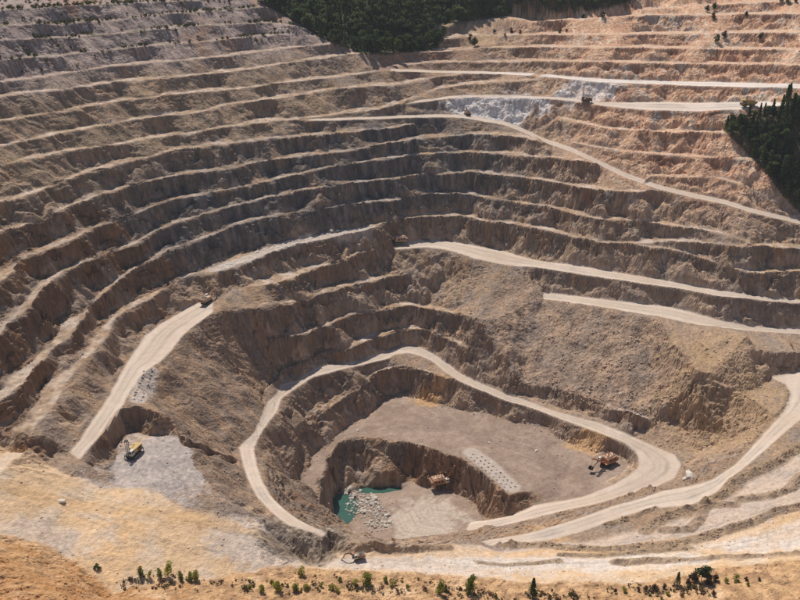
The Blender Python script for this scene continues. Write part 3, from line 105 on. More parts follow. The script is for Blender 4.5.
    'k1_lip': '1119,5946,1385 1182,5906,1378 1243,5861,1372 1302,5809,1368 1358,5750,1366 1419,5720,1366 1478,5685,1367 1537,5650,1368 1594,5615,1369 1657,5601,1371 1719,5587,1374 1780,5572,1376 1841,5557,1379 1901,5539,1381 1961,5523,1383 2022,5509,1385 2096,5498,1386 2141,5477,1386 2198,5455,1385 2255,5435,1383 2312,5416,1382',
    'k1_toe': '1125,5985,1387 1194,5976,1380 1258,5940,1374 1313,5865,1370 1364,5780,1367 1426,5749,1367 1487,5723,1368 1544,5679,1369 1597,5625,1371 1660,5615,1373 1731,5630,1375 1799,5637,1378 1858,5615,1380 1914,5581,1383 1975,5566,1385 2039,5561,1386 2108,5533,1387 2145,5491,1387 2199,5459,1386 2262,5456,1385 2329,5459,1383',
    'k2_lip': '1166,5695,1269 1213,5659,1269 1272,5619,1268 1331,5580,1266 1390,5545,1265 1447,5508,1264 1481,5484,1264 1565,5455,1263 1626,5438,1262 1687,5423,1260 1763,5395,1260 1806,5386,1260 1865,5371,1261 1925,5357,1262 1985,5344,1262 2043,5328,1264 2101,5311,1267 2159,5298,1269 2191,5297,1268 2216,5280,1268 2272,5260,1263 2332,5248,1256',
    'k2_toe': '1172,5731,1270 1220,5695,1270 1276,5641,1269 1337,5609,1268 1397,5576,1266 1451,5525,1265 1484,5496,1265 1572,5481,1264 1640,5491,1263 1703,5482,1261 1775,5436,1261 1816,5419,1262 1877,5410,1263 1938,5398,1263 1992,5367,1264 2044,5332,1265 2103,5320,1268 2170,5329,1271 2204,5335,1270 2232,5324,1269 2287,5297,1264 2345,5282,1257',
    'k3_lip': '1579,5262,1154 1663,5293,1159 1719,5267,1161 1776,5244,1163 1834,5227,1164 1892,5211,1166 1957,5217,1166 2013,5232,1163 2065,5162,1154 2111,5111,1146',
    'k3_toe': '1592,5310,1156 1672,5326,1160 1728,5297,1163 1787,5280,1164 1843,5257,1166 1895,5221,1167 1958,5221,1167 2018,5248,1164 2079,5200,1156 2125,5151,1147',
    'U_lip': '-1244,2658,730 -1242,2707,732 -1239,2754,734 -1234,2821,737 -1209,2905,742 -1194,2988,746 -1186,3127,748 -1188,3251,749 -1180,3381,751 -1176,3449,751 -1159,3474,751 -1127,3528,750 -1100,3649,751 -1087,3759,756 -1078,3827,760 -1059,3856,765 -1019,3910,777 -970,4002,790',
    'U_toe': '-1300,2815,732 -1294,2855,733 -1287,2893,735 -1286,2976,738 -1275,3109,744 -1269,3228,748 -1278,3437,750 -1279,3567,751 -1272,3711,752 -1271,3798,753 -1256,3835,753 -1232,3938,752 -1189,4012,753 -1159,4064,757 -1143,4111,762 -1116,4112,766 -1071,4155,778 -999,4146,791',
    'n1_lip': '-1795,2821,820 -1552,2778,770 -1469,2759,760 -1294,2690,730 -1213,2667,710 -1132,2644,690 -1068,2652,680 -945,2645,680 -882,2616,670 -837,2581,660 -740,2554,640 -650,2556,620 -568,2606,580 -492,2645,540 -450,2629,500 -421,2591,460 -388,2553,430',
    'Wtoe_toe': '-1092,2718,650 -1132,2810,650 -1168,2913,650 -1182,3001,650 -1179,3061,650 -1163,3092,650 -1107,3077,650 -1041,3069,650 -980,3077,650 -935,3031,650 -880,2942,650 -787,2776,650 -697,2618,650 -643,2579,620',
    'Wcrest_lip': '-1168,3124,745 -1110,3124,735 -1044,3108,720 -971,3093,685 -935,3054,660',
    'Vin2_lip': '-676,3313,410 -638,3165,425 -594,3026,445 -528,2875,470 -460,2764,490 -391,2689,500 -307,2617,510 -254,2582,510',
    'Vout2_toe': '-748,3330,410 -700,3165,425 -654,3026,445 -590,2875,470 -519,2758,490 -471,2695,500 -434,2653,505 -376,2623,510 -312,2591,510 -272,2568,510',
    'EE2_lip': '-504,3616,230 -524,3515,210 -523,3420,200 -480,3365,170 -440,3337,150',
    'EE2toe_toe': '-392,3735,120 -423,3682,125 -486,3542,125 -468,3418,125 -422,3338,120',
    'F0lip_lip': '-370,3288,100 -397,3328,110 -412,3440,115 -391,3541,120 -359,3645,120 -319,3819,120 -230,3853,120 -37,3829,120 121,3763,120 243,3689,120 323,3654,120 401,3541,120 455,3424,115 515,3351,110 582,3382,105 654,3412,100 760,3391,80',
    'F0toe_toe': '-318,3416,-60 -353,3552,-60 -328,3644,-60 -251,3666,-60 -120,3661,-60 -37,3689,-55 53,3717,-50 125,3639,-50 274,3614,-50 340,3532,-45 397,3425,-30',
    'F0near_toe': '-251,3295,-60 -191,3247,-50 0,3201,-30 141,3198,-10',
    'n2_spot': '-266,2583,500 -188,2549,500 -76,2556,480 77,2597,450 196,2656,410 318,2692,370',
    'Xlow_lip': '365,2742,330 488,2754,333 612,2769,336 744,2818,336 835,2859,339 952,2914,342 1069,2957,348 1262,2965,360 1383,3048,366 1466,3126,378 1554,3191,396 1688,3308,408 1833,3441,420 1940,3529,432 2386,3858,468',
    'Xtop_toe': '328,2784,318 412,2799,321 538,2819,330 671,2873,333 856,2955,336 915,2989,336 1032,3027,339 1157,3087,342 1310,3114,354 1394,3143,360 1528,3236,375 1650,3360,390 1793,3513,402 1921,3651,414 2002,3787,420 2013,3880,426 1964,3955,432',
    'Xtop2_toe': '1964,3955,432 2057,3987,432 2145,4010,438 2541,4172,468',
    'Vout_toe': '1170,3773,200 1212,3750,190 1312,3673,180 1391,3609,175 1398,3529,170 1342,3435,160 1228,3372,153 1098,3327,140 947,3286,125 802,3263,105 661,3249,75 471,3223,40 306,3210,10',
    'Vin_lip': '1143,3672,200 1166,3646,192 1196,3619,180 1194,3529,170 1128,3460,160 1035,3406,140 882,3358,105 772,3353,85 648,3351,60 544,3321,30 435,3321,0 339,3328,-20',
    'F1toe_toe': '-392,3735,120 -324,3906,120 -222,4038,120 -115,4220,120 0,4299,120 87,4276,120 172,4220,120 339,4133,120 458,4079,120 553,4027,120 661,4007,120 806,3877,120 922,3781,120 998,3717,120 1089,3705,122 1153,3648,124 1169,3586,124 1115,3511,123 1010,3441,120 875,3399,110',
    'scAtoe_toe': '594,4182,218 727,4119,206 827,4047,204 951,3973,205 1072,3903,204 1192,3845,203 1327,3715,195 1407,3672,193 1567,3616,200',
    'scEnd_spot': '1597,3598,230 1676,3601,270',
    'sc2_lip': '1564,3892,485 1639,3879,480 1714,3865,470 1769,3838,450 1848,3828,420',
    'sc2toe_toe': '1562,3871,455 1633,3847,445 1727,3808,420 1784,3806,415',
    'Tscarp_spot': '1850,4081,600 1900,4053,560 2003,4030,530 2110,4030,530 2434,3988,540',
    'n4_spot': '2169,3412,450 1829,3266,420 1675,3160,402 1535,3080,390 1420,2996,378 1258,2890,366 1075,2833,360 900,2785,348 729,2743,342',
    'n5_spot': '2054,3176,444 1741,3060,420 1538,2978,402 1385,2900,384 1183,2787,372 969,2740,360 805,2724,348',
    'n6_spot': '1914,2901,460 1636,2822,430 1444,2740,410 1197,2710,385 952,2680,370 790,2662,365 392,2639,380 0,2557,450 -225,2522,480',
    'n7_spot': '-257,2452,480 -183,2441,480 0,2464,460 149,2476,440 298,2482,420 523,2478,400 754,2505,390 957,2560,390 1168,2622,395 1398,2621,410 1564,2650,420 1812,2691,450',
    'n8_spot': '1725,2528,480 1500,2518,460 1304,2491,450 1117,2482,435 1035,2455,430 880,2424,425 660,2424,425 440,2424,430 219,2428,450 0,2415,480 -180,2392,510 -285,2375,530 -392,2379,540 -526,2336,560 -605,2295,570 -684,2264,580 -811,2238,600 -900,2178,620 -940,2144,635 -1053,2228,660 -1161,2304,680 -1281,2319,710 -1363,2321,730 -1565,2337,780',
    'n9_spot': '-1190,1671,990 -1123,1837,900 -1005,1931,800 -923,2004,710 -785,2039,660 -577,2078,610 -324,2097,570 0,2148,520 339,2188,480 683,2208,460 1023,2211,480 1365,2226,510 1559,2218,540',
    'n10_spot': '-1089,1070,1250 -804,1185,1100 -561,1324,920 -247,1454,750 260,1531,650 779,1531,650 1140,1493,700 1441,1416,800',
    'notch_spot': '-363,2508,445 -305,2486,455',
    'notchR_spot': '-276,2596,470 -261,2551,460',
}
QK = 0.75

# ------------------------------------------------------------------ noise
def _perm(seed):
    p = np.random.RandomState(seed).permutation(256)
    return np.concatenate([p, p, p])
_G = np.stack([np.cos(np.arange(16) * math.pi / 8), np.sin(np.arange(16) * math.pi / 8)], 1).astype(np.float32)
def perlin(x, y, seed=0):
    p = _perm(seed)
    xi = np.floor(x).astype(np.int64); yi = np.floor(y).astype(np.int64)
    xf = (x - xi).astype(np.float32); yf = (y - yi).astype(np.float32)
    xi &= 255; yi &= 255
    def g(a, b, dx, dy):
        h = p[p[a] + b] & 15
        return _G[h, 0] * dx + _G[h, 1] * dy
    a1 = (xi + 1) & 255; b1 = (yi + 1) & 255
    n00 = g(xi, yi, xf, yf); n10 = g(a1, yi, xf - 1, yf)
    n01 = g(xi, b1, xf, yf - 1); n11 = g(a1, b1, xf - 1, yf - 1)
    u = xf * xf * xf * (xf * (xf * 6 - 15) + 10); v = yf * yf * yf * (yf * (yf * 6 - 15) + 10)
    a = n00 + u * (n10 - n00); b = n01 + u * (n11 - n01)
    return 1.5 * (a + v * (b - a))
def fbm(x, y, oct=4, seed=0, gain=0.5):
    s = 0; a = 1.0; t = 0
    for o in range(oct):
        s = s + a * perlin(x * 2 ** o + 17.3 * o, y * 2 ** o - 9.1 * o, seed + o); t += a; a *= gain
    return s / t
def ridged(x, y, oct=4, seed=0):
    s = 0; a = 1.0; t = 0
    for o in range(oct):
        s = s + a * (1 - 2 * np.abs(perlin(x * 2 ** o + 5.7 * o, y * 2 ** o + 3.3 * o, seed + o))); t += a; a *= 0.5
    return s / t
def cells(x, y, seed=0):
    """random value and edge distance of a jittered cell pattern: broken, blocky rock"""
    p = _perm(seed); xi = np.floor(x).astype(np.int64); yi = np.floor(y).astype(np.int64)
    best = np.full(x.shape, 9.0, np.float32); val = np.zeros(x.shape, np.float32)
    for dx in (-1, 0, 1):
        for dy in (-1, 0, 1):
            h = p[p[(xi + dx) & 255] + ((yi + dy) & 255)]
            qx = xi + dx + (h & 15) / 15.0; qy = yi + dy + (h >> 4) / 15.0
            dd = ((x - qx) ** 2 + (y - qy) ** 2).astype(np.float32)
            m = dd < best
            best = np.where(m, dd, best); val = np.where(m, (p[h + 37] / 255.0).astype(np.float32), val)
    return val - .5, np.sqrt(best)
def sstep(a, b, x):
    t = np.clip((x - a) / (b - a), 0, 1); return t * t * (3 - 2 * t)

# ------------------------------------------------------------------ triangulate the survey lines and rasterise them on a half metre plan grid
RX0, RX1, RY0, RY1, CELL = -520.0, 560.0, 90.0, 830.0, 0.5
names = []; kinds = []; P3 = []; U = []
ROADS = {'V', 'S', 'T', 'U', 'K', 'Lr', 'H', 'Vin', 'Vout', 'Vin2', 'Vout2', 'Xlow', 'Xtop', 'Xtop2'}
ROADKEY = {'Vin': 'V', 'Vout': 'V', 'Vin2': 'V', 'Vout2': 'V', 'Xlow': 'X', 'Xtop': 'X', 'Xtop2': 'X'}
seen = {}
lineid = {}
for key, txt in LINES.items():
    nm, kd = key.rsplit('_', 1)
    pts = np.array([[float(v) / 10 for v in t.split(',')] for t in txt.split()])
    dense = [pts[0]]
    for a, b in zip(pts[:-1], pts[1:]):
        n = max(1, int(math.hypot(b[0] - a[0], b[1] - a[1]) / 1.3))
        for k in range(1, n + 1): dense.append(a + (b - a) * k / n)
    lid = lineid.setdefault(ROADKEY.get(nm, nm), len(lineid))
    for q in dense:
        c = (round(q[0] / 0.75), round(q[1] / 0.75))
        if c in seen: continue
        seen[c] = 1
        P3.append(q); U.append(1.0 if kd == 'lip' else 0.0 if kd == 'toe' else 0.5); names.append(lid)
OUTER = [(-520, 150, 140), (-520, 300, 190), (-520, 450, 222), (-520, 600, 245), (-520, 830, 300), (-250, 90, 125), (-120, 90, 110), (0, 90, 95), (120, 90, 90),
         (250, 90, 85), (400, 90, 90), (560, 90, 100), (560, 250, 130), (560, 420, 190), (560, 560, 235), (560, 830, 300), (-380, 90, 130), (-520, 90, 130)]
for x in range(-480, 560, 60): OUTER.append((x, 758, 222 + 5 * math.sin(x * .02)))
for x in range(-480, 560, 60): OUTER.append((x, 830, 268 + 10 * math.sin(x * .017)))
for q in OUTER: P3.append(np.array(q, float)); U.append(.5); names.append(-1)
P3 = np.array(P3); U = np.array(U); names = np.array(names)
res = delaunay_2d_cdt([Vector((p[0], p[1])) for p in P3], [], [], 0, 1e-5)
vo = np.array([o[0] if o else -1 for o in res[3]])
tris = np.array([[vo[i] for i in f] for f in res[2] if len(f) == 3])
tris = tris[(tris >= 0).all(1)]
NX = int((RX1 - RX0) / CELL) + 1; NY = int((RY1 - RY0) / CELL) + 1
Zr = np.full((NY, NX), np.nan, np.float32); Ur = np.zeros((NY, NX), np.float32); Hr = np.zeros((NY, NX), np.float32)
Cr = np.full((NY, NX), -1, np.int16)          # line id where all three corners share a line (a bench or road strip)
for t in tris:
    p = P3[t]
    gx = (p[:, 0] - RX0) / CELL; gy = (p[:, 1] - RY0) / CELL
    x0, x1 = int(math.ceil(gx.min() - 1e-6)), int(math.floor(gx.max() + 1e-6))
    y0, y1 = int(math.ceil(gy.min() - 1e-6)), int(math.floor(gy.max() + 1e-6))
    x0 = max(x0, 0); y0 = max(y0, 0); x1 = min(x1, NX - 1); y1 = min(y1, NY - 1)
    if x1 < x0 or y1 < y0: continue
    den = (gy[1] - gy[2]) * (gx[0] - gx[2]) + (gx[2] - gx[1]) * (gy[0] - gy[2])
    if abs(den) < 1e-9: continue
    X, Y = np.meshgrid(np.arange(x0, x1 + 1), np.arange(y0, y1 + 1))
    a = ((gy[1] - gy[2]) * (X - gx[2]) + (gx[2] - gx[1]) * (Y - gy[2])) / den
    b = ((gy[2] - gy[0]) * (X - gx[2]) + (gx[0] - gx[2]) * (Y - gy[2])) / den
    c = 1 - a - b
    m = (a > -1e-6) & (b > -1e-6) & (c > -1e-6)
    if not m.any(): continue
    s = (slice(y0, y1 + 1), slice(x0, x1 + 1))
    Zr[s][m] = (a * p[0, 2] + b * p[1, 2] + c * p[2, 2])[m]
    u = U[t]
    Ur[s][m] = (a * u[0] + b * u[1] + c * u[2])[m]
    Hr[s][m] = (p[:, 2].max() - p[:, 2].min()) if (u.max() > .9 and u.min() < .1) else 0
    n = names[t]
    Cr[s][m] = n[0] if n[0] == n[1] == n[2] else -1
Zr[np.isnan(Zr)] = 100.0
def box(a, k):
    for ax in (0, 1):
        c = np.cumsum(np.pad(a, [(k + 1, k) if i == ax else (0, 0) for i in (0, 1)], mode='edge'), axis=ax, dtype=np.float64)
        n = 2 * k + 1
        a = ((c[n:] - c[:-n]) if ax == 0 else (c[:, n:] - c[:, :-n])) / n
    return a.astype(np.float32)
Hr = box(Hr, 3)
gy_, gx_ = np.gradient(box(Zr, 2), CELL)
Sr = np.hypot(gx_, gy_)                        # slope (rise over run)
Sm = box(Sr, 3)
Zlow = box(box(Zr, 24), 24)
_zb = box(box(Zr, 9), 9); _gy, _gx = np.gradient(_zb, CELL); _gn = np.hypot(_gx, _gy) + 1e-4
FX, FY = (_gx / _gn).astype(np.float32), (_gy / _gn).astype(np.float32)   # uphill direction
def streaks(x, y, size, step, k, seed):
    """noise smeared along the fall line: wash marks, runnels and stains on the faces"""
    fx, fy = samp(FX, x, y), samp(FY, x, y); s = 0
    for i in range(-k, k + 1): s = s + perlin((x + fx * step * i) / size, (y + fy * step * i) / size, seed)
    return s / (2 * k + 1) ** .62
ROADM = np.zeros(len(lineid) + 1, bool)
for k in ROADS | {'X'}:
    if k in lineid: ROADM[lineid[k]] = True
Rd = box(ROADM[Cr].astype(np.float32) * (Cr >= 0), 2)        # soft road mask
Rw = np.clip(box(Rd, 9) * 2.2, 0, 1)
Bn = box(((Cr >= 0) & ~ROADM[Cr]).astype(np.float32) * (Sr < .5), 1)
def samp(A, x, y):
    fx = np.clip((x - RX0) / CELL, 0, NX - 1.001); fy = np.clip((y - RY0) / CELL, 0, NY - 1.001)
    ix = fx.astype(np.int32); iy = fy.astype(np.int32); tx = (fx - ix).astype(np.float32); ty = (fy - iy).astype(np.float32)
    return (A[iy, ix] * (1 - tx) + A[iy, ix + 1] * tx) * (1 - ty) + (A[iy + 1, ix] * (1 - tx) + A[iy + 1, ix + 1] * tx) * ty
def samp0(A, x, y):
    ix = np.clip(np.rint((x - RX0) / CELL), 0, NX - 1).astype(np.int32); iy = np.clip(np.rint((y - RY0) / CELL), 0, NY - 1).astype(np.int32)
    return A[iy, ix]
def ground_at(px, py):
    """where the sight line through a spot of the photograph meets the surveyed ground"""
    cx = (px - 400) / FPX; cz = -(py - 300) / FPX
    dx, dy, dz = cx, math.cos(PITCH) + cz * math.sin(PITCH), -math.sin(PITCH) + cz * math.cos(PITCH)
    t = np.arange(150, 1400, 0.4)
    x, y, z = dx * t, dy * t, CAM_Z + dz * t
    ok = (x > RX0) & (x < RX1) & (y > RY0) & (y < RY1)
    x, y, z = x[ok], y[ok], z[ok]
    h = samp(Zr, x, y)
    i = int(np.argmax(z <= h))
    return float(x[i]), float(y[i]), float(h[i])

# ------------------------------------------------------------------ named spots
RAG = [False]                                   # ragged outlines for stains and soils
def g2(px, py): return ground_at(px, py)[:2]
_bc = {}
def blob(x, y, px, py, r, ry=None, soft=.6):
    cx, cy = g2(px, py)
    dd = np.hypot((x - cx) / r, (y - cy) / (ry or r))
    if RAG[0]:
        k = (len(x), float(x[0]), float(x[-1]))
        if k not in _bc: _bc.clear(); _bc[k] = .55 * fbm(x / 11, y / 11, 3, 951) + .3 * fbm(x / 2.5, y / 2.5, 2, 961)
        dd = dd + _bc[k]; soft = soft * .55
    return 1 - sstep(1 - soft, 1 + soft * .4, dd)
def polyline_dist(x, y, pts):
    best = np.full(x.shape, 1e9, np.float32)
    for (ax, ay), (bx, by) in zip(pts[:-1], pts[1:]):
        vx, vy = bx - ax, by - ay; l2 = vx * vx + vy * vy + 1e-9
        t = np.clip(((x - ax) * vx + (y - ay) * vy) / l2, 0, 1)
        best = np.minimum(best, np.hypot(x - ax - t * vx, y - ay - t * vy))
    return best
BUNDS = [  # rubble windrows along the near haul roads: points, height, half width
    ([(860, 422), (800, 447), (775, 462), (752, 473), (732, 482), (722, 495), (700, 506), (680, 512), (660, 520), (645, 532)], 1.9, 3.4),
    ([(860, 452), (800, 476), (790, 490), (770, 496), (740, 500)], 1.9, 3.0),
    ([(735, 505), (705, 505), (700, 520), (690, 530), (662, 531)], 1.6, 2.8),
    ([(655, 508), (630, 519), (605, 525)], 1.3, 2.0),
    ([(860, 492), (800, 508), (775, 512), (755, 522), (735, 528), (705, 538), (670, 545), (620, 549), (560, 548), (500, 544)], 2.0, 2.9),
    ([(860, 545), (800, 552), (760, 556), (720, 557), (690, 560), (650, 562), (615, 563)], 1.7, 2.6),
    ([(478, 563), (505, 565), (530, 564), (560, 562)], .7, 1.6), ([(560, 556), (600, 556), (640, 553), (690, 548)], .9, 1.8),
    ([(600, 507), (625, 500), (650, 491), (680, 485), (712, 478), (735, 462), (752, 443), (770, 424), (785, 407), (788, 394), (782, 384)], 1.4, 2.2),
    ([(450, 548), (430, 547), (400, 551), (350, 546)], 1.2, 2.0),
]
BUNDW = [([g2(*p) for p in pts], h, hw) for pts, h, hw in BUNDS]
POOL_C = [(342, 508, 9.5, 14.0), (375, 489.5, 11.0, 3.5), (390, 488, 7, 3)]

def line_pts(*keys):
    o = []
    for k in keys: o += [[float(v) / 10 for v in t.split(',')][:2] for t in LINES[k].split()]
    return np.array(o)
nb = np.concatenate([line_pts('n1_lip')[:-2], line_pts('n2_spot'), line_pts('n4_spot')[::-1]])
nb = nb[np.argsort(nb[:, 0])]
def NEARM(x, y): return 1 - sstep(-2.0, 2.0, y - np.interp(x, nb[:, 0], nb[:, 1]) + 1.5 * fbm(x / 6, y / 6, 2, 301))
fb = line_pts('n8_spot'); fb = fb[np.argsort(fb[:, 0])]
def FRONTM(x, y): return 1 - sstep(-1.5, 1.5, y - np.interp(x, fb[:, 0], fb[:, 1]) + 2.5 * fbm(x / 8, y / 8, 3, 311))
def height(x, y):
    """final ground height and masks at plan points"""
    road = samp(Rd, x, y)
    sl = samp(Sm, x, y)
    rough = sstep(.25, .8, sl) * (1 - .75 * road)
    amp = .35 + 1.65 * rough
    amp = amp * (1 - .8 * samp(Rw, x, y))
    z0 = samp(Zr, x, y)                      # blocks change with height too, so faces break up instead of fluting
    cv, ce = cells(x / 4.2 + z0 * .17, y / 4.2 + z0 * .29, 17); cv2, ce2 = cells(x / 1.9 + z0 * .31, y / 1.9 + z0 * .47, 19); cw, _ = cells(x / 4.2 + 40.5 + z0 * .21, y / 4.2 - z0 * .26, 23)
    wx = fbm(x / 11, y / 11, 2, 11) * 1.9 * amp + (cv * .55 + cv2 * .3) * amp * rough
    wy = fbm(x / 11, y / 11, 2, 31) * 1.9 * amp + (cw * .6 + cv2 * .35) * amp * rough
    lo = 1 - samp(Rw, x, y)
    wx = wx + fbm(x / 30, y / 30, 2, 13) * 3.0 * lo; wy = wy + fbm(x / 30, y / 30, 2, 33) * 3.0 * lo
    rag = sstep(40, 120, x) * sstep(380, 430, y) * lo * rough
    wx = wx + fbm(x / 13, y / 13, 2, 15) * 3.2 * rag; wy = wy + fbm(x / 13, y / 13, 2, 35) * 3.2 * rag
    X, Y = x + wx, y + wy
    z = samp(Zr, X, Y)
    u = samp(Ur, X, Y); H = samp(Hr, X, Y); s2 = samp(Sm, X, Y)
    face = sstep(.45, .9, s2)
    # steep broken wall above a straight talus apron; the apron's height changes along the face
    uu = np.clip(u, 0, 1)
    n = np.clip(.50 + .12 * sstep(120, 160, z) + 1.3 * fbm(x / 15, y / 15, 2, 51) + .35 * fbm(x / 5, y / 5, 2, 53) + .22 * sstep(40, 160, x) - .34 * sstep(30, 110, -x) * (1 - sstep(120, 145, z)), 0, 1)
    w0 = np.clip(.34 + .30 * fbm(x / 8, y / 8, 2, 57) + .20 * cv, .08, .62)
    wall = np.clip((uu - w0) / (.97 - w0), 0, 1)
    tal = np.minimum(.60 * (uu + .75 * n - .30), uu * 2.2)
    p = np.clip(np.maximum(wall, np.minimum(tal, .15 + .95 * n)), 0, 1)
    ul = sstep(140, 156, z) * (1 - sstep(10, 90, x))                 # old planed faces at upper left
    Hm = np.where(H < 24, H, 0) * sstep(1.5, 4, H) * (1 - .78 * ul)
    z = z + face * Hm * (p - uu) * .92
    tface = ((tal > wall) & (face > .3)).astype(np.float32) * (1 - .6 * ul)
    # rubble and loose ground
    rock = sstep(.3, .7, s2)
    z = z + rock * (1 - .55 * tface) * (1 - .55 * ul) * (1 - .6 * blob(x, y, 600, 350, 95, 55)) * (ridged(x / 6, y / 6, 3, 61) * .30 + cv * .55 + cv2 * .55 + fbm(x / 1.4, y / 1.4, 2, 71) * .28) * (1 - .8 * samp(Rw, x, y))
    z = z + (1 - rock) * (1 - road) * (fbm(x / 7, y / 7, 4, 81) * .55 + fbm(x / 1.5, y / 1.5, 2, 91) * .12)
    z = z + road * (fbm(x / 6, y / 6, 3, 95) * .14)
    big = sstep(.25, .5, s2) * (1 - road)
    z = z + big * fbm(x / 26, y / 26, 3, 101) * 1.4 + rock * (1 - samp(Rw, x, y)) * ul * streaks(x, y, 2.2, 1.2, 3, 331) * .2
    # gullies down the long right-hand scree and the left talus
    m = blob(x, y, 600, 350, 95, 55) * (1 - road)
    z = z + m * (ridged((x + .25 * y) / 13, y / 60, 3, 111) * 1.3 + ridged(x / 4, y / 14, 2, 121) * .35)
    m2 = blob(x, y, 205, 405, 42, 60) * (1 - road)
    z = z + m2 * (ridged((x * .55 + y * .83) / 8, (x * .83 - y * .55) / 90, 3, 131) * .8)
    # bedding: small broken ledges across the walls
    bed = z / 2.3 + .5 * fbm(x / 7, y / 7, 2, 341) + .35 * cv
    fr_ = bed - np.floor(bed)
    z = z + sstep(.75, 1.15, s2) * (1 - m2) * (1 - m) * (1 - tface) * (1 - .6 * ul) * (1 - samp(Rw, x, y)) * (sstep(.3, .7, fr_) - fr_) * 2.3 * np.clip(.55 + fbm(x / 18, y / 18, 2, 343), .1, 1)
    # broken ground of the near rim, and the mound of blasted rock by the pool
    nr = 1 - sstep(258, 285, y)
    z = z + nr * (1 - road) * (ridged(x / 9, y / 7, 4, 161) * .22 + FRONTM(x, y) * (ridged(x / 5, y / 5, 3, 163) * .5 + cv2 * .4 + cv * .3))
    z = z + 1.5 * blob(x, y, 368, 513, 11, 15, .8) * (z < 2)
    # windrows
    for pts, h, hw in BUNDW:
        dd = polyline_dist(x + wx * .5, y + wy * .5, pts)
        e = np.clip(1 - dd / hw, 0, 1)
        z = z + 1.05 * h * e * (.8 + .8 * fbm(x / 4, y / 4, 2, 141) + .4 * cv2 + .25 * cv)
    for px, py, rx, ry in POOL_C:
        z = z - 2.6 * blob(x, y, px, py, rx, ry, .35) * (z < -1)
    hill = sstep(700, 760, y)
    z = z + hill * fbm(x / 70, y / 70, 3, 151) * 10
    return z, road, s2 * (1 - .35 * tface), tface, u

# ------------------------------------------------------------------ the ground mesh
def axis(a, b, s0, s1):
    v = [a]
    while v[-1] < b: v.append(v[-1] + s0 + (s1 - s0) * (v[-1] - a) / (b - a))
    return np.array(v)
ys = np.concatenate([axis(140, 720, .62 * QK, .98 * QK), np.arange(722, 830, 3.0)])
xs = np.arange(-430, 470, .85 * QK)
GX, GY = np.meshgrid(xs, ys)
half = .52 * np.hypot(GY, 120) + 32
inside = np.abs(GX) < half
idx = np.full(GX.shape, -1, np.int64)
idx[inside] = np.arange(inside.sum())
vx = GX[inside].astype(np.float64); vy = GY[inside].astype(np.float64)
vz, vroad, vslope, vface, vu = height(vx, vy)

